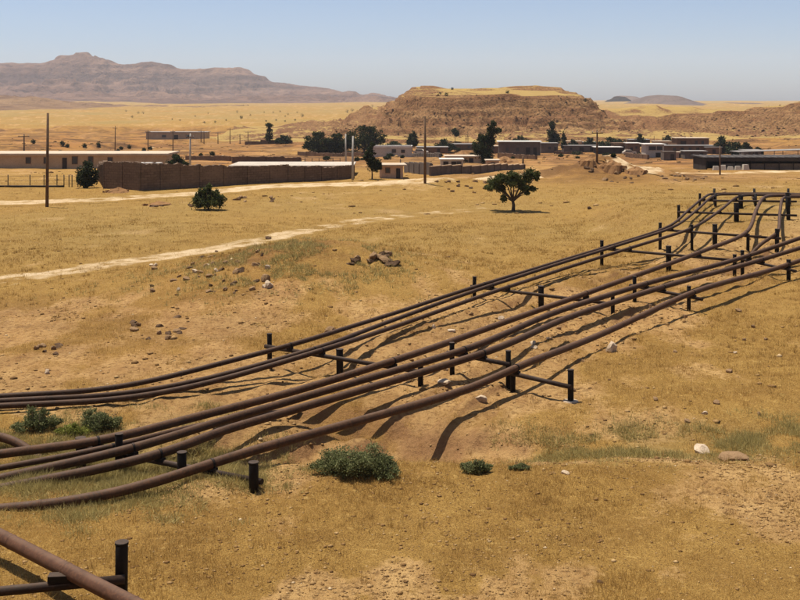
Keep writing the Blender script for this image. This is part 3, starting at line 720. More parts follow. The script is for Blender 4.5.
rock(735, 459, 26, 7, 0, 'low tan rock in the green strip of the gully beside the broad pale rock')
rock(566, 474, 10, 5, 1, 'single pale stone on the dry bank above the gully')
rock(330, 333, 14, 8, 0, 'brown boulder under the slim pipes near a middle post')
rock(600, 583, 8, 4, 2, 'small dark stone alone in the near golden grass')
rock(590, 209, 7, 5, 2, 'dark stone alone on the smooth grassy flat')
rr = random.Random(5)
for i in range(22): rock(rr.uniform(188, 262), 244 + rr.uniform(4, 52), rr.uniform(3, 8), rr.uniform(2.5, 5), rr.choice([0, 2, 2]), 'dark clod on the eroded end of the mound by the dirt track', 'clods on the eroded end of the mound')
for i in range(17): rock(rr.uniform(332, 392), rr.gauss(260, 3.2), rr.uniform(6, 13), rr.uniform(4, 7), rr.choice([0, 0, 2]), 'brown stone in the row along the top of the mound', 'stones in the row on the mound')
for i in range(26): rock(rr.uniform(150, 270), 232 + rr.uniform(30, 62), rr.uniform(4, 9), rr.uniform(3, 5.5), rr.choice([0, 0, 1, 2]), 'stone scattered on the side of the grassy mound', 'stones scattered on the mound')
for i in range(14): rock(rr.uniform(130, 185), rr.gauss(330, 5), rr.uniform(5, 11), rr.uniform(3, 6), rr.choice([0, 2, 2]), 'dark stone in the heap between mound and slim pipes', 'stones in the dark heap')
for i in range(9): rock(rr.uniform(35, 62), rr.gauss(349, 3), rr.uniform(5, 10), rr.uniform(3, 5), rr.choice([0, 2]), 'brown stone in the small group at the edge of the flat', 'small group of stones')
for i in range(16): rock(rr.uniform(430, 560), rr.uniform(310, 400), rr.uniform(5, 10), rr.uniform(3, 5), rr.choice([0, 1, 1]), 'stone lying in the trench between the pipes', 'stones between the pipes')
for i in range(16): rock(rr.uniform(560, 785), rr.uniform(300, 430), rr.uniform(4, 8), rr.uniform(3, 4.5), rr.choice([0, 0, 1]), 'small stone on the open slope outside the lone thick pipe', 'stones on the open slope')
for i in range(18): rock(rr.uniform(585, 640), rr.uniform(166, 184), rr.uniform(4, 9), rr.uniform(2.5, 5), rr.choice([0, 2, 2]), 'dark clod on the red spoil heap', 'clods on the spoil heap')
for i in range(12): rock(rr.uniform(660, 710), rr.uniform(176, 181), rr.uniform(4, 8), rr.uniform(2.5, 4), rr.choice([0, 2]), 'clod lying along the foot of the graded earth', 'clods by the graded earth')
for i in range(14): rock(rr.uniform(435, 490), rr.uniform(181, 194), rr.uniform(4, 8), rr.uniform(2.5, 4), rr.choice([0, 2]), 'clod on the low bank in front of the concrete wall', 'clods on the low bank')
for i in range(8): rock(rr.uniform(145, 192), rr.uniform(203, 207), rr.uniform(5, 11), rr.uniform(3, 4.5), 2, 'dark clod beside the round bush by the road', 'clods beside the round bush')
for i in range(8): rock(rr.uniform(235, 305), rr.uniform(198, 202), rr.uniform(4, 9), rr.uniform(3, 4.5), rr.choice([0, 2]), 'dark clod on the flat below the stone wall', 'clods below the stone wall')
# gravel and crumbs too small to count
def scatter_px(n, box, seed):
    r = np.random.default_rng(seed); px = r.uniform(box[0], box[2], n); Yl, Yh = box[1], box[3]
    Y = np.sqrt(r.uniform(Yl * Yl, Yh * Yh, n)); return (px - 400) / F * Y, Y
def gravel():
    ico = np.array([(0, 0, 1), (.9, 0, .3), (.28, .85, .3), (-.72, .53, .3), (-.72, -.53, .3), (.28, -.85, .3), (.5, .5, -.4), (-.6, .3, -.4), (0, -.6, -.4)], float)
    fc = np.array([(0, 1, 2), (0, 2, 3), (0, 3, 4), (0, 4, 5), (0, 5, 1), (1, 6, 2), (2, 7, 3), (3, 7, 4), (4, 8, 5), (5, 8, 1), (2, 6, 7), (4, 7, 8), (1, 8, 6)])
    Xs, Ys, Ss = [], [], []
    for n, y0, y1, k0, k1, mu, sg, hi in ((42000, 19, 30, .22, .5, -3.9, .5, .07), (52000, 28, 75, .04, .5, -3.25, .5, .17), (9000, 90, 160, .05, .4, -2.0, .5, .4), (9000, 150, 420, .5, 0, -1.2, .5, .9)):
        X, Y = scatter_px(n, (-40, y0, 840, y1), int(y0)); b, gr, rd, pl = fields(X, Y); cl = fbm(X / 2.2, Y / 2.2, 3, 51)
        if y0 == 150: b = np.clip(rd * .9, 0, 1); k1 = .5; k0 = .02
        keep = RNG.random(n) < (k0 + k1 * b ** 2) * np.clip(.5 + 1.3 * cl, .08, 1.2); Xs.append(X[keep]); Ys.append(Y[keep]); Ss.append(np.clip(RNG.lognormal(mu, sg, keep.sum()), .012, hi))
    X, Y, s = np.concatenate(Xs), np.concatenate(Ys), np.concatenate(Ss); n = len(X)
    z = g(X, Y); a = RNG.uniform(0, 6.28, n); fl = RNG.uniform(.3, .75, n)
    jit = 1 + RNG.uniform(-.35, .35, (n, 9, 3)); P = ico[None] * jit
    x = P[..., 0] * np.cos(a)[:, None] - P[..., 1] * np.sin(a)[:, None]; y = P[..., 0] * np.sin(a)[:, None] + P[..., 1] * np.cos(a)[:, None]
    V = np.stack([X[:, None] + x * s[:, None], Y[:, None] + y * s[:, None], z[:, None] + P[..., 2] * (s * fl)[:, None] + s[:, None] * .05], -1).reshape(-1, 3)
    Fc = (fc[None] + (np.arange(n) * 9)[:, None, None]).reshape(-1, 3)
    t = NT('soil_crumbs'); M_CRUMB = t.done(t.ramp(t.attr('tint'), [(0, (.13, .068, .027)), (.45, (.26, .148, .056)), (.8, (.40, .255, .11)), (1, (.54, .40, .23))]), .95, None, .05)
    tag(link_mesh('gravel', np_mesh('gravel', V, Fc, M_CRUMB, {'tint': np.repeat(np.clip(RNG.normal(.42, .24, n), 0, 1), 9)}, False)), 'loose brown gravel and soil crumbs', 'gravel', kind='stuff')
gravel()

# ------------------------------------------------------------------ grass, weeds
def blades(name, X, Y, nb, h, wd, spread, m, label, lean=.5, shade=0.0):
    n = len(X); z = g(X, Y); N = n * nb
    bx = np.repeat(X, nb) + RNG.normal(0, 1, N) * np.repeat(spread, nb); by = np.repeat(Y, nb) + RNG.normal(0, 1, N) * np.repeat(spread, nb)
    bz = np.repeat(z, nb); hh = np.repeat(h, nb) * RNG.uniform(.5, 1.25, N); ww = np.repeat(wd, nb) * RNG.uniform(.7, 1.3, N)
    a = RNG.uniform(0, 6.28, N); l = np.abs(RNG.normal(0, lean, N)); la = RNG.uniform(0, 6.28, N)
    tx = bx + np.cos(la) * l * hh; ty = by + np.sin(la) * l * hh; tz = bz + hh * np.sqrt(np.clip(1 - .4 * l * l, .15, 1))
    dx, dy = np.cos(a) * ww / 2, np.sin(a) * ww / 2
    V = np.stack([np.stack([bx - dx, by - dy, bz - .02], -1), np.stack([bx + dx, by + dy, bz - .02], -1), np.stack([tx, ty, tz], -1)], 1).reshape(-1, 3)
    tint = np.repeat(np.clip(np.repeat(RNG.normal(.5, .15, n) + shade, nb) + RNG.normal(0, .16, N), 0, 1), 3)
    me = np_mesh(name, V, np.arange(3 * N).reshape(-1, 3), m, {'tint': tint}, False)
    return tag(link_mesh(name, me), label, 'grass', kind='stuff')
def dry_grass():
    Xs, Ys = [], []
    for n, y0, y1, sd_ in ((44000, 18.5, 28.5, 1), (46000, 28.5, 48, 2), (34000, 48, 85, 3), (26000, 85, 150, 4)):
        X, Y = scatter_px(n, (-60, y0, 860, y1), sd_); b, gr, rd, pl = fields(X, Y); cl = fbm(X / .8, Y / .8, 3, 55)
        k = RNG.random(n) < np.clip(.95 - b * 1.1 - .6 * gr + .9 * cl - .25 * pl, .03, 1) * (1 - .75 * sstep(75, 150, Y)); Xs.append(X[k]); Ys.append(Y[k])
    X = np.concatenate(Xs); Y = np.concatenate(Ys); far = sstep(22, 95, Y)
    cl = fbm(X / 2.2, Y / 2.2, 4, 56)
    h = np.clip(.055 + .04 * RNG.random(len(X)) + .075 * cl + .12 * (RNG.random(len(X)) > .985), .022, .3) * (1 + .5 * far); wd = .008 + .024 * far
    blades('dry_grass', X, Y, 6, h, wd, .055 + .10 * far, M_DRY, 'short dry golden grass covering the open ground', 1.0, .45 * fbm(X / 1.4, Y / 1.8, 4, 52) + .25 * fbm(X / 9, Y / 12, 3, 53))
dry_grass()
def tussocks():
    X, Y = scatter_px(5200, (-60, 19, 860, 70), 77); b, gr, rd, pl = fields(X, Y); cl = fbm(X / 4, Y / 4, 3, 78)
    k = (cl > -.1) & (RNG.random(len(X)) < .75 - .35 * b); X, Y = X[k], Y[k]; far = sstep(22, 80, Y)
    blades('tussocks', X, Y, 16, RNG.uniform(.08, .26, len(X)), .009 + .015 * far, RNG.uniform(.03, .09, len(X)), M_DRY, 'scattered taller clumps of dry grass stalks', .55, RNG.normal(0, .22, len(X)))
tussocks()
def weeds():
    Xs, Ys, Hs = [], [], []
    X = RNG.uniform(-13, -2.0, 34000); Y = RNG.uniform(23.2, 34, 34000); cl = fbm(X / .9, Y / .9, 3, 58)
    m = np.exp(-((((X + 7.8) / 4.2) ** 2) ** 2 + ((Y - 27.9) / 3.6) ** 2) * .9)
    k = RNG.random(len(X)) < np.clip(m * 1.0 + cl * .8 - .2, 0, 1); X, Y = X[k], Y[k]; Xs.append(X); Ys.append(Y); Hs.append(.13 + .26 * np.clip(cl[k] + .25, 0, 1) * m[k])
    t = RNG.random(9000); X = 2.6 + t * 18; Y = np.interp(X, [p[0] for p in GULLY], [p[1] for p in GULLY]) + RNG.normal(.15, .95, 9000); cl = fbm(X / 1.1, Y / .8, 3, 59)
    k = (cl + .8 * fbm(X / 3.2, Y / 1.6, 2, 64)) > .0; X, Y = X[k], Y[k]; Xs.append(X); Ys.append(Y); Hs.append(.09 + .16 * np.clip(cl[k] + .2, 0, 1))
    X = RNG.normal(-5.5, 3.4, 2600); Y = RNG.normal(55.5, 2.6, 2600); cl = fbm(X / 1.5, Y / 1.5, 3, 57); k = cl > -.05
    Xs.append(X[k]); Ys.append(Y[k]); Hs.append(np.full(k.sum(), .2))
    X = np.concatenate(Xs); Y = np.concatenate(Ys); h = np.concatenate(Hs)
    blades('weeds', X, Y, 9, h, np.where(Y > 45, .03, .015), np.full(len(X), .09), M_WEED, 'low olive weeds in the gully and around the pipes', 1.15)
weeds()

def leaves(cent, rad, n, size, seed, shell=.55, flat=1.0, mini=0):
    """leaf faces spread through lumpy ellipsoids; returns V, F, tint"""
    r = np.random.default_rng(seed); cent = np.array(cent, float); rad = np.array(rad, float)
    if mini:
        k = len(cent) * mini; dd = r.normal(0, 1, (k, 3)); dd /= np.linalg.norm(dd, axis=1)[:, None]; dd[:, 2] = np.where(dd[:, 2] < -.3, dd[:, 2] * .5, dd[:, 2])
        R0 = np.repeat(rad, mini, 0); c2 = np.repeat(cent, mini, 0) + dd * R0 * r.uniform(.5, 1.0, k)[:, None]; r2 = R0 * r.uniform(.2, .55, k)[:, None] * r.uniform(.7, 1.3, (k, 3))
        cent = np.concatenate([cent, c2]); rad = np.concatenate([rad * .93, r2])
    wgt = rad.prod(1) ** (.55 if mini else .67); idx = r.choice(len(cent), n, p=wgt / wgt.sum())
    d = r.normal(0, 1, (n, 3)); d /= np.linalg.norm(d, axis=1)[:, None]
    lump = 1 + .22 * np.sin(d[:, 0] * 6 + idx * 1.7) * np.cos(d[:, 1] * 5 + d[:, 2] * 4 + idx)
    q = (shell + (1 - shell) * r.random(n) ** .5) * r.uniform(.7, 1.12, n) * lump * (1 + .35 * (r.random(n) > .93))
    P = cent[idx] + d * rad[idx] * q[:, None]
    a = r.normal(0, 1, (n, 3)); a /= np.linalg.norm(a, axis=1)[:, None]; a[:, 2] *= flat
    b = np.cross(a, r.normal(0, 1, (n, 3))); b /= np.linalg.norm(b, axis=1)[:, None] + 1e-9
    s = size * r.uniform(.6, 1.4, n)[:, None]
    V = np.stack([P - a * s, P + b * s * .45, P + a * s, P - b * s * .45], 1).reshape(-1, 3)
    tint = np.repeat(np.clip(.45 + .18 * np.sin(idx * 2.3) + r.normal(0, .2, n), 0, 1), 4)
    return V, np.arange(4 * n).reshape(-1, 4), tint
def plant_part(name, th, cent, rad, n, size, m, seed, shell=.55, mini=0):
    V, Fq, t = leaves(cent, rad, n, size, seed, shell, 1.0, mini); V = V - np.array(th.loc)
    return link_mesh(name, np_mesh(name, V, Fq, m, {'tint': t}, False), th.o)
def shrub(px, py, wpx, hpx, label, m=None, n=2600, group=None, size=None, name='shrub', lobes=7):
    p = hit(px, py); W = wpx / F * p.y; H = hpx / F * p.y * 1.05; r = random.Random(int(px * 7 + py))
    th = Thing(name, label, 'shrub', tuple(p), group); cent, rad = [], []
    for i in range(lobes):
        u = (i + .5) / lobes * 2 - 1 if lobes > 2 else r.uniform(-.3, .3); x = u * W * .38; k = 1 - .45 * abs(u) ** 1.5
        hz = H * k * r.uniform(.65, 1.12); q = (p.x + x, p.y + r.uniform(-.22, .22) * W * .7)
        cent.append((q[0], q[1], gz(*q) + hz * .46)); rad.append((W * (.5 / lobes + .13), W * .20, hz * .52))
    plant_part('foliage', th, cent, rad, n, size or max(.035, W * .018), m or M_SHRUB, int(px), .15, 7)
    mb = MB()
    for i in range(5):
        c = cent[i % len(cent)]; q = (p.x + (c[0] - p.x) * .35, p.y + (c[1] - p.y) * .35)
        mb.tube([(q[0], q[1], gz(*q) - .05), ((q[0] + c[0]) / 2, c[1], c[2] * .5 + gz(*q) * .5), (c[0], c[1], c[2] + rad[i % len(cent)][2] * .5)], [W * .012, W * .009, W * .004], 5)
    for i in range(26):
        c = r.choice(cent); k = cent.index(c); a = r.uniform(0, 6.28); q = r.uniform(.3, 1.1)
        x, y = c[0] + math.cos(a) * rad[k][0] * q, c[1] + math.sin(a) * rad[k][1] * q; zt = c[2] + rad[k][2] * r.uniform(.7, 1.35)
        mb.tube([(p.x + (x - p.x) * .6, p.y + (y - p.y) * .6, gz(x, y)), (x, y, zt)], [.006, .003], 4)
    mb.build('stem', M_BARK, th); return th
shrub(357, 474, 88, 29, 'wide grey green bush filling the gully below the pipes', n=26000, size=.026, lobes=9)
shrub(476, 473, 32, 17, 'small round grey green bush in the gully beside the wide bush', n=6000, size=.024, lobes=4)
shrub(100, 431, 44, 27, 'grey green bush beside the slim pipes where they dip low', n=10000, size=.027, lobes=5)
shrub(72, 437, 34, 13, 'bright yellow green bush at the end of the thick pipes', M_SHRUBY, n=6000, size=.026, lobes=4)
shrub(38, 431, 46, 24, 'loose olive bush under the slim pipes near the old pipe end', n=8000, size=.027, lobes=5)
shrub(52, 452, 40, 11, 'low weedy bush growing over the thick pipes', M_WEED, n=5000, size=.027, lobes=4)
shrub(520, 470, 22, 8, 'tuft of grey green growth on the gully side by the bank', n=2500, size=.024, lobes=3)

def tree(px, py, wpx, hpx, label, lobes, trunk=.3, m=None, n=1600, leaf=None, group=None, name='tree', cat='tree', Y=None, shell=.4, nl=4):
    """lobes: (u, v, ru, rv) in fractions of width (-.5..0.5) and height (0..1)"""
    p = hit(px, py) if Y is None else Vector(((px - 400) / F * Y, Y, gz((px - 400) / F * Y, Y)))
    W = wpx / F * p.y; H = hpx / F * p.y; r = random.Random(int(px * 3 + py * 5))
    th = Thing(name, label, cat, tuple(p), group); cent, rad = [], []
    for (u, v, ru, rv) in lobes:
        for k in range(2):
            oy = r.uniform(-.25, .25) * W * .6
            cent.append((p.x + u * W + r.uniform(-.03, .03) * W, p.y + oy, p.z + v * H + r.uniform(-.02, .02) * H)); rad.append((ru * W * r.uniform(.8, 1.05), max(ru * W * .8, .12 * W), rv * H * r.uniform(.85, 1.05)))
    mb = MB(); rt = max(.05, W * .03)
    mb.tube([(p.x, p.y, p.z - .3), (p.x + rt * .4, p.y, p.z + H * trunk * .5), (p.x - rt * .3, p.y, p.z + H * trunk)], [rt * 1.3, rt, rt * .8], 8); tr = mb.build('trunk', M_BARK, th)
    lb = MB()
    for c, q in zip(cent[::2], rad[::2]):
        mid = ((p.x + c[0]) / 2 + r.uniform(-.05, .05) * W, (p.y + c[1]) / 2, p.z + H * trunk + (c[2] - p.z - H * trunk) * .55)
        lb.tube([(p.x, p.y, p.z + H * trunk * .85), mid, (c[0], c[1], c[2] + q[2] * .4)], [rt * .6, rt * .4, rt * .12], 6)
    sub(tr, lb, 'limb', M_BARK, th.loc)
    plant_part('crown', th, cent, rad, int(n * 2.2), (leaf or W * .03) * 1.05, m or M_LEAF, int(px * 11), shell, 6 if n > 200 else 0); return th
BUSHY = [(0, .55, .33, .36), (-.28, .45, .24, .28), (.28, .48, .24, .28), (.05, .8, .2, .2), (-.12, .25, .3, .24), (.18, .22, .28, .22), (0, .12, .3, .14), (-.38, .3, .12, .2), (.4, .3, .12, .2), (-.1, .88, .1, .12)]
tree(513, 211, 54, 44, 'spreading green tree alone on the grassy flat with shade under it',
     [(-.36, .62, .15, .16), (-.2, .72, .17, .16), (-.05, .66, .16, .16), (.1, .72, .18, .2), (.2, .58, .15, .14), (.34, .86, .14, .16), (.28, .72, .12, .12), (-.42, .52, .09, .08), (.38, .5, .08, .06), (-.2, .48, .12, .1), (-.16, .3, .06, .12), (.24, .42, .07, .05), (0, .82, .12, .08), (.42, .78, .06, .1)],
     .26, M_LEAFT, 5600, .085, shell=.1)
tree(208, 210, 36, 26, 'round dark green bush beside the road below the stone wall', [(0, .4, .34, .4), (-.3, .3, .18, .3), (.3, .32, .2, .32), (0, .85, .06, .2), (-.25, .62, .06, .2), (.2, .6, .1, .22), (-.12, .7, .08, .2)], .15, M_LEAFT, 2600, .10, name='shrub', cat='shrub', shell=.2)
tree(87, 188, 22, 28, 'dark rounded tree against the end of the stone wall', BUSHY, .2, n=1500, leaf=.13)
tree(177, 166, 24, 21, 'dark bushy tree growing behind the stone wall', BUSHY, .25, n=1300, leaf=.17, Y=152)
tree(372, 179, 22, 36, 'dark slanting tree beside the small hut', [(.05, .42, .36, .26), (-.05, .75, .22, .16), (-.25, .62, .18, .12), (.25, .35, .22, .18), (.0, .95, .1, .08)], .25, n=1500, leaf=.13)
VT = 'trees around the village'
tree(318, 152.5, 30, 21, 'leftmost dark tree of the grove behind the stone wall', BUSHY, .15, n=1900, leaf=.3, group=VT)
tree(337, 152.5, 28, 19, 'low dark tree between taller ones in the grove', BUSHY, .15, n=1700, leaf=.3, group=VT)
tree(364, 153.5, 46, 28, 'broad dark tree, the largest of the grove behind the stone wall', [(-.25, .5, .26, .36), (.05, .6, .28, .36), (.3, .55, .22, .3), (-.08, .9, .12, .12), (.12, .85, .15, .12), (0, .3, .4, .25)], .15, n=2200, leaf=.3, group=VT)
tree(394, 150, 18, 9, 'low hedge like tree behind the long white building', BUSHY, .15, n=700, leaf=.28, group=VT)
tree(412, 151, 15, 20, 'pointed dark tree at the end of the long white building', [(0, .45, .4, .34), (.12, .75, .2, .24), (-.2, .4, .3, .25), (.2, .4, .26, .3)], .15, n=1000, leaf=.28, group=VT)
tree(444, 152, 20, 13, 'low round dark tree behind the pavilion', BUSHY, .15, n=900, leaf=.28, group=VT)
tree(455, 144, 9, 16, 'slim lollipop shaped tree at the foot of the mesa', [(0, .72, .42, .28), (.15, .6, .3, .2)], .5, n=500, leaf=.28, group=VT)
tree(486, 165, 34, 42, 'tall leaning dark tree towering over the pavilion', [(-.22, .42, .22, .24), (-.02, .3, .26, .26), (.1, .6, .2, .2), (.16, .82, .18, .17), (.36, .84, .12, .08), (-.1, .6, .16, .14), (.05, .12, .2, .14), (.2, .97, .1, .08)], .2, n=2600, leaf=.2, group=VT)
tree(553, 151, 18, 29, 'tall pointed dark tree among the dark sheds', [(0, .35, .4, .3), (-.1, .62, .3, .22), (.0, .85, .2, .18), (.2, .4, .3, .25)], .12, n=1500, leaf=.28, group=VT)
tree(564, 152, 8, 20, 'slim dark tree next to the tall pointed tree', [(0, .4, .4, .3), (0, .75, .3, .24)], .2, n=600, leaf=.25, group=VT)
tree(573, 151, 12, 12, 'low dark tree by the slim tree among sheds', BUSHY, .2, n=500, leaf=.26, group=VT)
tree(612, 150, 30, 13, 'wide dark hedge tree above the bright sheet roof', BUSHY + [(-.4, .4, .14, .3), (.42, .4, .12, .28)], .15, n=1400, leaf=.3, group=VT)
tree(722, 153, 18, 17, 'dark tree on the bank above the long black shed', BUSHY, .15, n=1000, leaf=.28, group=VT)
tree(736, 156, 20, 14, 'dark tree in the middle of the hedge above the long black shed', BUSHY, .15, n=900, leaf=.28, group=VT)
tree(746, 153, 12, 11, 'small dark tree beside a grey hut above the long black shed', BUSHY, .15, n=600, leaf=.28, group=VT)
tree(758, 156, 11, 9, 'last small dark tree of the hedge above the long black shed', BUSHY, .15, n=500, leaf=.28, group=VT)
tree(269, 144, 10, 21, 'slim dark tree on the plain beyond the wall', [(0, .35, .4, .3), (0, .9, .42, .1), (.05, .68, .3, .16)], .2, n=600, leaf=.32, group=VT)
tree(283, 144, 17, 9, 'low round dark tree next to the slim tree on the plain', BUSHY, .15, n=700, leaf=.32, group=VT)
tree(301, 166, 14, 5, 'low dark bush on top of the white roofed building line', BUSHY, .15, n=350, leaf=.16, Y=162, name='shrub', cat='shrub')
FS = 'far shrubs dotted over the plain'
for (px, py, s) in [(237, 113, 3), (241, 119, 4), (250, 116, 2.5), (208, 114, 2), (204, 124, 3), (215, 123, 2.2), (226, 121, 2), (264, 113, 2), (273, 113, 2), (280, 112.5, 2.4), (288, 115, 2.2), (285, 117, 2), (297, 113, 2), (302, 117, 4), (266, 122, 2.4), (276, 121, 2.2), (285, 122, 2), (295, 121, 2.4), (195, 117, 2.2),
                    (126, 112, 2.4), (132, 118, 3), (138, 114, 3), (143, 114, 3), (172, 120, 2), (180, 121, 2), (347, 113, 4), (352, 112, 4), (365, 117, 5), (372, 107.5, 4), (395, 132, 4),
                    (33, 144, 5), (62, 146, 5), (67, 148, 4), (84, 148, 5), (98, 147, 4.5), (121, 150, 4), (129, 149, 4.5), (144, 152, 4.5), (150, 150, 4), (201, 157, 4), (212, 156, 5), (118, 152, 3)]:
    tree(px, py, s * 1.15, s, 'small dark shrub dotted on the open plain', [(0, .5, .48, .5), (.2, .4, .3, .4)], .2, n=60 if py < 130 else 160, leaf=s / F * 600 * .12 if py < 130 else .16, group=FS, name='shrub', cat='shrub')
for (px, Yc, s) in [(507, 545, 4), (446, 508, 4), (440, 512, 3), (585, 512, 4), (452, 540, 3)]:
    X = (px - 400) / F * Yc; z = float(mesa_z(np.array([[X]]), np.array([[Yc]]))[0, 0])
    th = Thing('shrub', 'small dark shrub on the flat top of the mesa', 'shrub', (X, Yc, z), 'shrubs on the mesa'); W = s / F * Yc
    plant_part('foliage', th, [(X, Yc, z + W * .4), (X + W * .2, Yc, z + W * .5)], [(W * .5,) * 3] * 2, 120, W * .13, M_LEAF, px, .2)
    mb = MB(); mb.tube([(X, Yc, z - .4), (X, Yc, z + W * .4)], [W * .06, W * .03], 6); mb.build('stem', M_BARK, th)

# ------------------------------------------------------------------ buildings
def house(px0, px1, ytop, ybase, label, wall, roof, depth=6.0, wins=(), doors=(), rz=0.0, Y=None, name='house', cat='house', over=.2, thick=.15, parapet=False):
    pc = (px0 + px1) / 2; p = hit(pc, ybase) if Y is None else Vector(((pc - 400) / F * Y, Y, gz((pc - 400) / F * Y, Y)))
    W = (px1 - px0) / F * p.y; top = CAM_H - (ytop - HY) / F * p.y; zb = p.z - .5
    cx, cy = p.x, p.y + depth / 2
    zb = min(zb, gz(cx - W / 2, cy), gz(cx + W / 2, cy)) - .3
    th = Thing(name, label, cat, (cx, cy, p.z)); hw = top - thick
    def loc(u, v): x, y = rot2(u, v, rz); return cx + x, cy + y
    m = MB(); m.box((cx, cy, (zb + hw) / 2), (W, depth, hw - zb), rz); m.build('wall', wall, th)
    m = MB(); m.box((cx, cy, hw + thick / 2 + .003), (W + over * 2, depth + over * 2, thick), rz); rf = m.build('roof', roof, th)
    if parapet:
        e = MB()
        for sx in (-1, 1):
            x, y = loc(sx * (W / 2 + over - .1), 0); e.box((x, y, top + .12), (.2, depth + over * 2 - .4, .24), rz)
        for sy in (-1, 1):
            x, y = loc(0, sy * (depth / 2 + over - .1)); e.box((x, y, top + .121), (W + over * 2, .2, .24), rz)
        sub(rf, e, 'parapet', roof, th.loc)
    H = top - p.z
    for (u, z0, z1, ww) in wins:
        x, y = loc((u - .5) * W, -depth / 2 - .02); zc = p.z + H * (z0 + z1) / 2; hh = H * (z1 - z0)
        m = MB(); m.box((x, y, zc), (ww, .10, hh), rz); wo_ = m.build('window', M_GLASS, th)
        f = MB()
        for s in (-1, 1):
            x2, y2 = loc((u - .5) * W + s * ww / 2, -depth / 2 - .05); f.box((x2, y2, zc), (.08, .12, hh + .08), rz)
            x2, y2 = loc((u - .5) * W, -depth / 2 - .053); f.box((x2, y2, zc + s * hh / 2), (ww - .08, .12, .08), rz)
        sub(wo_, f, 'frame', M_BROWN, th.loc)
    for (u, z1, ww) in doors:
        x, y = loc((u - .5) * W, -depth / 2 - .025); m = MB(); m.box((x, y, p.z + H * z1 / 2), (ww, .12, H * z1), rz); m.build('door', M_DARK, th)  # dark panel on the wall, standing in for shade inside an open doorway
    return th
house(-20, 166, 153.5, 169, 'long low tan building with pale roof beyond the wire fence', M_TAN, M_ROOF, 9, [(.26, .35, .75, .8), (.355, .35, .75, .7), (.51, .32, .8, .9), (.595, .4, .8, .8), (.7, .4, .75, .8)], [(.455, .72, .75)], thick=.3, over=.4, cat='building')
house(230, 352, 165.5, 171, 'low building with a bright white flat roof behind the stone wall', M_GREY, M_WHITE, 9, Y=147, name='house', over=.2)
house(380, 402, 164.5, 178.5, 'small pinkish hut with overhanging flat roof beside a slanting tree', M_PINK, M_ROOF, 3.4, [(.3, .4, .75, .55)], [(.78, .72, .5)], over=.45, thick=.18, rz=.08, name='hut', cat='hut')
house(371, 412, 147, 156.5, 'long white building with two square windows below the grove', M_WHITE, M_ROOFW, 6, [(.56, .4, .75, 1.0), (.78, .38, .7, .9)], parapet=True, over=.1)
house(441, 463, 159, 169, 'white pavilion with dark openings behind the concrete wall', M_WHITE, M_ROOFW, 3.5, [(.82, .3, .75, .7)], [(.22, .75, .8), (.58, .75, .8)], over=.2, name='hut', cat='hut')
house(446, 482, 156, 163, 'low house with a long pale roof behind the white pavilion', M_TAN, M_ROOF, 5, [(.3, .3, .7, .8)], [(.7, .7, .8)], over=.3)
house(487, 499, 160, 169, 'small tan shed behind the tall leaning tree', M_PINK, M_ROOF, 3, [], [(.5, .7, .7)], name='shed', cat='shed')
house(417, 448, 147, 153, 'dark low house partly hidden behind the low round tree', M_BROWN, M_ROOFG, 6, [(.3, .3, .7, .9)], [(.7, .7, .9)])
house(448, 476, 144, 150, 'dark brown house behind the tall leaning tree below the mesa', M_BROWN, M_ROOFG, 6, [(.75, .3, .7, 1.0)], [(.25, .7, 1.0)])
house(500, 541, 141.5, 156, 'grey house with a bright roof edge below the mesa', M_GREY, M_ROOFW, 7, [(.2, .3, .6, 1.0), (.45, .3, .6, 1.0)], [(.7, .6, 1.1), (.87, .6, .9)], over=.5, rz=-.06)
house(541, 558, 143, 153, 'dark brown annex joined to the grey house under the pointed tree', M_GREY, M_ROOFG, 5, [(.5, .35, .65, 1.0)], [(.85, .6, .8)])
house(564, 599, 145.5, 152.5, 'row of dark low sheds with grey sheet roof', M_GREY, M_ROOFG, 5, [(.2, .35, .7, .9)], [(.5, .75, 1.3), (.8, .75, 1.3)], name='shed', cat='shed')
house(596, 622, 147, 154, 'dark open shed with a shining sheet roof by a utility pole', M_DARK, M_ROOFW, 5, [], [(.3, .75, 2.0), (.7, .75, 2.0)], over=.4, name='shed', cat='shed')
house(614, 627, 143, 153, 'brown block house beside the shining shed roof', M_BROWN, M_BROWN, 5, [(.3, .4, .7, .7)], [(.75, .65, .8)])
house(628, 640, 143, 154, 'brown house with a pale slab roof beside the awning house', M_BROWN, M_ROOFW, 5, [(.7, .45, .7, .7)], [(.3, .6, .8)], over=.4)
house(646, 664, 144, 157.5, 'house with a white awning roof and pale lower wall', M_WHITE, M_ROOFW, 5, [(.35, .55, .82, 1.6), (.75, .55, .82, 1.2)], [(.72, .35, 1.5)], over=.5)
house(664, 676, 151.5, 160.5, 'small dark cube shed at the end of the graded earth', M_GREY, M_GREY, 3, [], [(.7, .7, .8)], name='shed', cat='shed', over=.05, thick=.1)
house(676, 685, 152, 158, 'small pale room between two dark sheds', M_PINK, M_ROOF, 3, [], [(.5, .7, .7)], name='shed', cat='shed', over=.1)
house(685, 707, 151, 159, 'dark walled shed beside the red earth bank', M_GREY, M_ROOFG, 4, [(.3, .45, .75, .7)], [(.75, .7, .8)], name='shed', cat='shed')
house(677, 709, 138, 148, 'brown flat roofed house highest in the village under the hill', M_BROWN, M_ROOF, 7, [(.6, .35, .75, 1.0), (.8, .35, .75, 1.0)], [(.2, .7, 1.8)], over=.4)
house(664, 716, 145.5, 153, 'long dark house in front of the brown flat roofed house', M_BROWN, M_ROOFG, 5, [(.2, .3, .7, .9), (.5, .3, .7, .9), (.8, .3, .7, .9)], [(.35, .7, .9), (.65, .7, .9)])
house(744, 762, 150, 157, 'small grey hut among the hedge above the long black shed', M_GREY, M_ROOFG, 4, [(.3, .4, .7, .7)], [(.7, .7, .7)], name='hut', cat='hut')
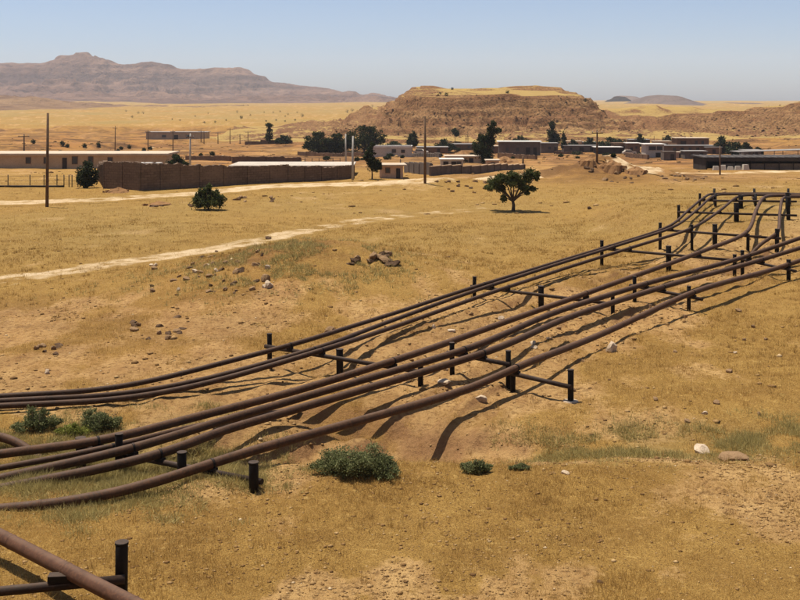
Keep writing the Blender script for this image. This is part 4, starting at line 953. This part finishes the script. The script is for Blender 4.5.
house(146, 206, 132, 139.5, 'long distant shed with pale end wall on the plain', M_TAN, M_ROOFG, 10, [(.3, .3, .6, 2.0), (.7, .3, .6, 2.0)], [(.5, .6, 2.0)], name='shed', cat='shed', over=.6)
house(566, 582, 141, 148, 'small tan house with pale roof behind the row of dark low sheds', M_PINK, M_ROOF, 5, [(.3, .35, .7, .9)], [(.7, .65, .9)])
house(583, 597, 142, 148.5, 'small brown house between the tan house and the shining shed', M_BROWN, M_ROOFG, 5, [(.3, .4, .7, .9)], [(.7, .65, .9)])
house(630, 650, 139.5, 146.5, 'grey house behind the pale slab roof house', M_GREY, M_ROOFG, 6, [(.25, .4, .7, .9), (.75, .4, .7, .9)], [(.5, .65, .9)])
house(655, 672, 141, 148, 'tan house behind the awning house with dark door', M_TAN, M_ROOF, 5, [(.25, .4, .7, .9)], [(.65, .65, 1.2)])
house(478, 500, 146, 152, 'low brown house peeking out behind the tall leaning tree', M_BROWN, M_ROOF, 5, [(.7, .4, .75, .9)], [(.3, .65, .9)])
house(706, 722, 147, 154, 'small brown shed in front of the hedge above the black shed', M_BROWN, M_ROOFG, 4, [], [(.5, .65, .9)], name='shed', cat='shed')
tree(590, 150, 14, 12, 'round dark tree between the small brown house and the slim pole', BUSHY, .15, n=700, leaf=.28, group=VT)
tree(640, 146, 10, 12, 'dark tree rising behind the grey house by the awning house', BUSHY, .15, n=600, leaf=.28, group=VT)
tree(520, 145, 16, 9, 'low dark tree just behind the grey house below the mesa', BUSHY, .15, n=700, leaf=.28, group=VT)
tree(668, 144, 12, 8, 'low dark tree beside the brown flat roofed house', BUSHY, .15, n=500, leaf=.28, group=VT)
def open_shed():
    p = hit(750, 169.5); Y = p.y; x0 = (706 - 400) / F * Y; x1 = (822 - 400) / F * Y; zb = p.z; top = CAM_H - (157.2 - HY) / F * Y
    th = Thing('open_shed', 'long black open shed with sheet roof beside the graded road', 'shed', ((x0 + x1) / 2, Y + 3.5, zb))
    m = MB(); m.prism([(-(x1 - x0) / 2 - .4, -.0), ((x1 - x0) / 2 + .4, 0), ((x1 - x0) / 2 + .4, .16), (-(x1 - x0) / 2 - .4, .16)], ((x0 + x1) / 2, Y + 3.6, top - .16), 8.4); rf = m.build('roof', M_DARK, th)
    rb = MB()
    k = 0
    x = x0
    while x < x1:
        rb.box((x, Y + 3.6, top + .02), (.12, 8.2, .05)); x += 1.1
    sub(rf, rb, 'roof_rib', M_ROOFG, th.loc)
    fa = MB(); fa.box(((x0 + x1) / 2, Y - .65, top - .32), (x1 - x0 + .7, .08, .55)); sub(rf, fa, 'fascia', M_DARK, th.loc)
    m = MB(); m.box(((x0 + x1) / 2, Y + 7.4, (zb + top - .2) / 2 - .2), (x1 - x0, .2, top - zb)); m.build('back_wall', M_DARK, th)
    for sx in (x0, x1):
        m = MB(); m.box((sx, Y + 3.5, (zb + top - .2) / 2 - .2), (.2, 7.4, top - zb)); m.build('side_wall', M_DARK, th)
    n = 9
    for i in range(n):
        x = x0 + (x1 - x0) * (i + .02) / (n - .96); m = MB(); m.tube([(x, Y - .3, gz(x, Y) - .3), (x, Y - .3, top - .17)], .07, 8); m.build('post', M_STEEL, th)
    m = MB(); m.box(((x0 * .45 + x1 * .55), Y + .1, zb + .42), ((x1 - x0) * .86, .18, 1.0)); m.build('front_wall', M_GREY, th)
    # pale sacks and a covered heap under the roof
    r = random.Random(3)
    for i in range(5):
        x = x0 + 1.2 + i * 1.15; m = MB(); h = r.uniform(.6, 1.0)
        m.box((x, Y - 1.2 + r.uniform(-.2, .2), zb + h / 2 - .08), (1.0, 1.0, h), r.uniform(-.3, .3), .72)
        o = m.build('covered_bale', M_WHITE, None, (x, Y - 1.2, zb)); tag(o, 'pale covered bale standing at the corner of the long black shed', 'bale', 'pale bales by the black shed')
open_shed()
def lean_roof():
    p = hit(768, 160); th = Thing('lean_to', 'long grey sheet roof behind the black shed', 'shed', tuple(p)); Y = p.y
    m = MB(); m.prism([(-8, 1.9), (9, 2.3), (9, 2.42), (-8, 2.02)], (p.x, p.y, p.z), 5.0, .1); m.build('roof', M_ROOFG, th)
    for u in (-7.5, -2.5, 2.5, 8.2):
        for v in (-2.2, 2.2):
            x, y = rot2(u, v, .1); m = MB(); m.tube([(p.x + x, p.y + y, gz(p.x + x, p.y + y) - .3), (p.x + x, p.y + y, p.z + 2.0 + .0235 * (u + 8) - .05)], .07, 6); m.build('post', M_STEEL, th)
lean_roof()

# walls made of panels between piers
def panel_wall(name, label, pts, m, thick=.35, plen=3.2, cap=None, jag=.12, rubble=False):
    """pts: (px, py_base, height m)"""
    B = [(hit(a, b), h) for a, b, h in pts]; c = B[0][0]; th = Thing(name, label, 'wall', tuple(c)); r = random.Random(int(pts[0][0]))
    for (p, h0), (q, h1) in zip(B[:-1], B[1:]):
        d = q - p; L = math.hypot(d.x, d.y); n = max(1, round(L / plen)); rz = math.atan2(d.y, d.x)
        for i in range(n):
            t = (i + .5) / n; x, y = p.x + d.x * t, p.y + d.y * t; h = h0 + (h1 - h0) * t + r.uniform(-jag, jag); zb = gz(x, y) - .6
            b = MB(); l = L / n - .02
            prof = [(-l / 2, 0), (l / 2, 0)]
            k = 12
            for j in range(k + 1): prof.append((l / 2 - l * j / k, h + .6 + r.uniform(-jag, jag) * .6))
            b.prism(prof, (x, y, zb), thick + r.uniform(-.02, .02), rz); pn = b.build('wall_panel', m, th)
            pr = MB(); xx, yy = x + math.cos(rz) * l / 2, y + math.sin(rz) * l / 2
            pr.box((xx, yy, zb + (h + .5) / 2), (.32, thick + .16, h + .5), rz); pr.build('pier', m, th)
            if cap:
                cpm = MB(); cpm.box((x, y, zb + h + .6 + jag * .5), (l, thick + .12, .12), rz); cpm.build('coping', cap, th)
    return th
panel_wall('stone_wall', 'long dark brown stone retaining wall below the white roof', [(99, 180, 1.8), (106, 188.5, 2.75), (140, 190.5, 2.8), (200, 187.5, 2.45), (270, 183, 2.0), (352, 178.5, 1.55)], M_STONEWALL, .45, 2.6, None, .13)
panel_wall('concrete_wall', 'low grey concrete wall in front of the white pavilion', [(430, 176, 1.25), (480, 173.5, 1.15), (524, 168.5, .7)], M_GREY, .25, 3.0, M_TAN, .02)
panel_wall('block_wall', 'low dark block wall beyond the small hut', [(405, 172.5, 1.5), (431, 175, 1.7)], M_GREY, .3, 2.6, None, .03)
panel_wall('mud_wall', 'low dark mud wall on the plain by the slim tree', [(245, 145, 1.4), (292, 143.5, 1.4)], M_BROWN, .5, 6, None, .2)
panel_wall('mud_wall', 'low brown yard wall behind the white roofed building', [(232, 163, 1.3), (300, 163, 1.1)], M_BROWN, .4, 4, None, .1)
panel_wall('mud_wall', 'low dark yard wall running out from the dark bushy tree', [(186, 160, .9), (230, 161, .9)], M_BROWN, .4, 4, None, .1)
for i, (px, w) in enumerate(((133, 10), (141, 8), (150, 12), (157, 9))):
    p = at(px, 163.2, 127.5); m = MB(); W = w / F * 127; m.box((p.x, p.y, p.z), (W, 1.2, .16), random.uniform(-.2, .2)); m.box((p.x + .1, p.y + .1, p.z - .62), (W * .5, .5, 1.1))
    o = m.build('roof_sheet', M_ROOFW, None, tuple(p)); tag(o, 'pale sheet of roofing lying on a block behind the stone wall', 'roof sheet', 'pale sheets behind the stone wall')

panel_wall('mud_wall', 'broken brown yard wall in front of the row of dark low sheds', [(554, 154, .9), (582, 154.3, .8)], M_BROWN, .4, 3, None, .2)
panel_wall('mud_wall', 'brown yard wall running down beside the grey house', [(498, 158, 1.2), (536, 159.5, .8)], M_BROWN, .4, 3, None, .15)
panel_wall('mud_wall', 'low brown wall joining the awning house and the dark cube shed', [(626, 157, 1.0), (648, 159.5, 1.0)], M_BROWN, .35, 3, None, .1)
panel_wall('mud_wall', 'long dark yard wall below the low grove', [(298, 155.5, 1.2), (372, 157, 1.1)], M_BROWN, .4, 4, None, .15)
panel_wall('mud_wall', 'dark yard wall below the dark low house', [(410, 156.5, 1.1), (440, 158, 1.0)], M_GREY, .35, 3, None, .12)
rv = random.Random(21)
for i in range(46):
    px = rv.uniform(300, 705); py = rv.uniform(147, 163) if px < 560 else rv.uniform(147, 159); s_ = rv.uniform(2.5, 6)
    tree(px, py, s_ * rv.uniform(1.1, 1.9), s_, 'small dark shrub among the village houses', [(0, .4, .4, .45), (.25, .35, .28, .4), (-.25, .3, .28, .35)], .2, n=110, leaf=.2, group='small shrubs in the village', name='shrub', cat='shrub')
def rubble(px, py, wpx, hpx, label, mt):
    p = hit(px, py); W = wpx / F * p.y; H = hpx / F * p.y; r = random.Random(int(px)); th = Thing('rubble_heap', label, 'rubble heap', tuple(p)); mb = MB(); n = 14
    ring = []
    for j in range(4):
        for i in range(n):
            a = 2 * math.pi * i / n; q = (1 - j / 4) * r.uniform(.82, 1.15); x = p.x + math.cos(a) * q * W / 2; y = p.y + math.sin(a) * q * W / 2
            mb.v.append((x, y, (gz(x, y) - .1 if j == 0 else p.z + H * (j / 4) ** .8 * r.uniform(.75, 1.15))))
    mb.v.append((p.x, p.y, p.z + H))
    for j in range(3):
        for i in range(n): i2 = (i + 1) % n; mb.f.append((j * n + i, j * n + i2, (j + 1) * n + i2, (j + 1) * n + i)); mb.smooth.append(False)
    for i in range(n): mb.f.append((3 * n + i, 3 * n + (i + 1) % n, 4 * n)); mb.smooth.append(False)
    mb.build('heap', mt, th)
    for i in range(7):
        a = r.uniform(0, 6.28); q = r.uniform(.2, .55) * W; x, y = p.x + math.cos(a) * q, p.y + math.sin(a) * q; k = r.uniform(.05, .12) * W
        b = MB(); b.box((x, y, max(gz(x, y), p.z) + k * .3), (k * 1.6, k, k), r.uniform(0, 3), .75); b.build('stone_block', mt, th)
M_EARTH = simple('reddish_earth', (.21, .105, .045), (.33, .18, .075), 1.2, .95, .8, .05, .1, (.12, .06, .028))
rubble(462, 157.5, 24, 7, 'tan earth heap between the pavilion and the dark low house', M_EARTH)
rubble(505, 163, 30, 7, 'reddish earth heap beside the tall leaning tree', M_EARTH)
rubble(556, 160, 22, 4, 'low rubble heap in front of the annex', M_EARTH)
rubble(588, 162.5, 20, 6, 'dark rubble heap at the foot of the slim pole', M_EARTH)
rubble(612, 168, 26, 8, 'dark reddish heap on the spoil ground', M_EARTH)
rubble(636, 172, 24, 6, 'low reddish heap between spoil ground and graded road', M_EARTH)
rubble(712, 163, 34, 9, 'bare red earth heap behind the corner of the black shed', M_EARTH)
rubble(118, 192, 26, 5, 'low earth heap against the corner of the stone wall', M_EARTH)
rubble(160, 205, 28, 4, 'dark broken earth lump beside the round bush', M_EARTH)
def car(px, py, label, rz):
    p = hit(px, py); th = Thing('parked_car', label, 'car', tuple(p))
    def tr(l): return [(p.x + rot2(x, y, rz)[0], p.y + rot2(x, y, rz)[1], p.z + z) for x, y, z in l]
    m = MB(); m.prism([(-2.1, .35), (2.1, .35), (2.15, .75), (1.95, .9), (1.0, .98), (-1.9, .98), (-2.15, .8)], tuple(p), 1.65, rz); m.build('body', M_WHITE, th)
    m = MB(); m.prism([(-1.7, .98), (1.0, .98), (.45, 1.45), (-1.4, 1.47)], tuple(p), 1.45, rz); cb = m.build('cabin', M_WHITE, th)
    m = MB(); m.prism([(-1.45, 1.03), (.75, 1.03), (.38, 1.39), (-1.3, 1.4)], tuple(p), 1.48, rz); sub(cb, m, 'side_window', M_GLASS, th.loc)
    for x in (-1.3, 1.3):
        for y in (-.78, .78):
            m = MB(); m.tube(tr([(x, y - .1, .32), (x, y + .1, .32)]), .32, 12); m.build('wheel', M_DARK, th)
car(629.5, 154.8, 'dusty white car parked between two brown houses', .1)
car(421, 154, 'dusty white car parked at the end of the long white building', -.3)
# ------------------------------------------------------------------ poles, fence
def pole(px, ybase, ytop, label, m, r0=.13, arms=(), group=None, Y=None, wire=None):
    p = hit(px, ybase) if Y is None else Vector(((px - 400) / F * Y, Y, gz((px - 400) / F * Y, Y)))
    H = (ybase - ytop) / F * p.y; th = Thing('utility_pole', label, 'utility pole', tuple(p), group)
    dx = random.uniform(-.012, .012) * H
    b = MB(); b.tube([(p.x, p.y, p.z - .5), (p.x + dx * .5, p.y, p.z + H / 2), (p.x + dx, p.y, p.z + H)], [r0, r0 * .85, r0 * .65], 10); b.build('shaft', m, th)
    for (f, L) in arms:
        z = p.z + H * f; b = MB(); b.box((p.x + dx * f, p.y - r0 - .04, z), (L, .10, .12)); arm = b.build('crossarm', M_WOOD, th)
        ins = MB()
        for s in (-.42, .42, 0):
            ins.tube([(p.x + dx * f + s * L, p.y - r0 - .04, z + .05), (p.x + dx * f + s * L, p.y - r0 - .04, z + .25)], [.05, .035], 6)
        sub(arm, ins, 'insulator', M_CONC, th.loc)
    return th, p, H
pole(47, 207, 113, 'tall dark wooden pole standing on the flat before the wire fence', M_WOOD, .15)
pole(425, 184, 116, 'tall brown wooden pole beside the road near the small hut', M_WOOD, .16)
pole(24, 156, 124, 'dark pole with a crossarm behind the long tan building', M_WOOD, .16, [(.93, 2.0)], Y=195)
pole(190, 164, 126, 'pale pole with a crossarm beside the dark bushy tree', M_CONC, .16, [(.9, 1.2)], Y=165)
pole(346, 169, 134, 'shorter of the two grey poles at the end of the stone wall', M_CONC, .16)
pole(352.5, 180, 136, 'taller of the two grey poles at the end of the stone wall', M_CONC, .16)
pole(597, 163, 130, 'slim pole beside the red spoil heap in front of the sheds', M_WOOD, .14, [(.9, 1.4)])
pole(720, 175, 146, 'brown pole at the corner of the long black shed', M_WOOD, .13)
pole(523, 168.5, 156, 'thick short brown stump pole at the end of the concrete wall', M_WOOD, .2)
pole(400.5, 171, 159, 'short dark post behind the small hut', M_WOOD, .14)
for (px, yb, yt) in ((115, 153, 126), (148, 154, 130), (173, 152, 130)):
    pole(px, yb, yt, 'thin distant pole with a crossarm behind the long tan building', M_WOOD, .15, [(.92, 1.4)], 'poles behind the long building')
for (px, yb, yt) in ((201, 143, 130), (204, 144, 131), (218, 144, 132), (230, 144, 128), (240, 144, 134), (248, 143, 131)):
    pole(px, yb, yt, 'thin pole in the distant pole line on the plain', M_WOOD, .17, [(.9, 2.2)], 'distant pole line on the plain')
for (px, yb, yt) in ((468, 146, 131), (522, 146, 131), (654, 146, 136), (466, 148, 134)):
    pole(px, yb, yt, 'thin pole rising among the village roofs', M_WOOD, .13, [], 'thin poles among the roofs')
def fence():
    p0 = hit(22, 187); th = Thing('wire_fence', 'wire fence on thin posts before the long tan building', 'fence', tuple(p0))
    P = [hit(px, 187.2) for px in (-10, 8, 30, 44, 57, 64, 69, 72, 78)]
    for q in P: b = MB(); b.tube([(q.x, q.y, q.z - .3), (q.x, q.y, q.z + 1.35)], .05, 6); b.build('post', M_STEEL, th)
    for zz in (.35, .75, 1.2):
        b = MB(); b.tube([(q.x, q.y - .06, q.z + zz) for q in P], .012, 4); b.build('wire', M_STEEL, th)
    b = MB(); b.tube([(q.x, q.y - .1, q.z + .1) for q in P[:6]], .11, 8); b.build('bottom_rail', M_STEEL, th)
fence()
def fence2():
    P = [hit(px, 166.5) for px in (305, 312, 319, 326, 333, 340)]; th = Thing('wire_fence', 'wire fence on thin posts above the white roofed building', 'fence', tuple(P[0]))
    for q in P: b = MB(); b.tube([(q.x, q.y, q.z - .3), (q.x, q.y, q.z + 1.5)], .06, 6); b.build('post', M_STEEL, th)
    for zz in (.5, 1.0, 1.4): b = MB(); b.tube([(q.x, q.y - .07, q.z + zz) for q in P], .014, 4); b.build('wire', M_STEEL, th)
fence2()

# ------------------------------------------------------------------ haze
def haze():
    m = bpy.data.materials.new('dusty_air'); m.use_nodes = True; t = m.node_tree; t.nodes.clear()
    o = t.nodes.new('ShaderNodeOutputMaterial'); v = t.nodes.new('ShaderNodeVolumePrincipled')
    v.inputs['Color'].default_value = (.86, .90, .99, 1); v.inputs['Density'].default_value = .00007; v.inputs['Anisotropy'].default_value = .0
    t.links.new(v.outputs[0], o.inputs['Volume'])
    b = MB(); b.box((0, 0, 120), (14600, 14600, 320)); ob = b.build('haze', m); tag(ob, 'thin dusty haze in the air', 'haze', kind='stuff')
haze()
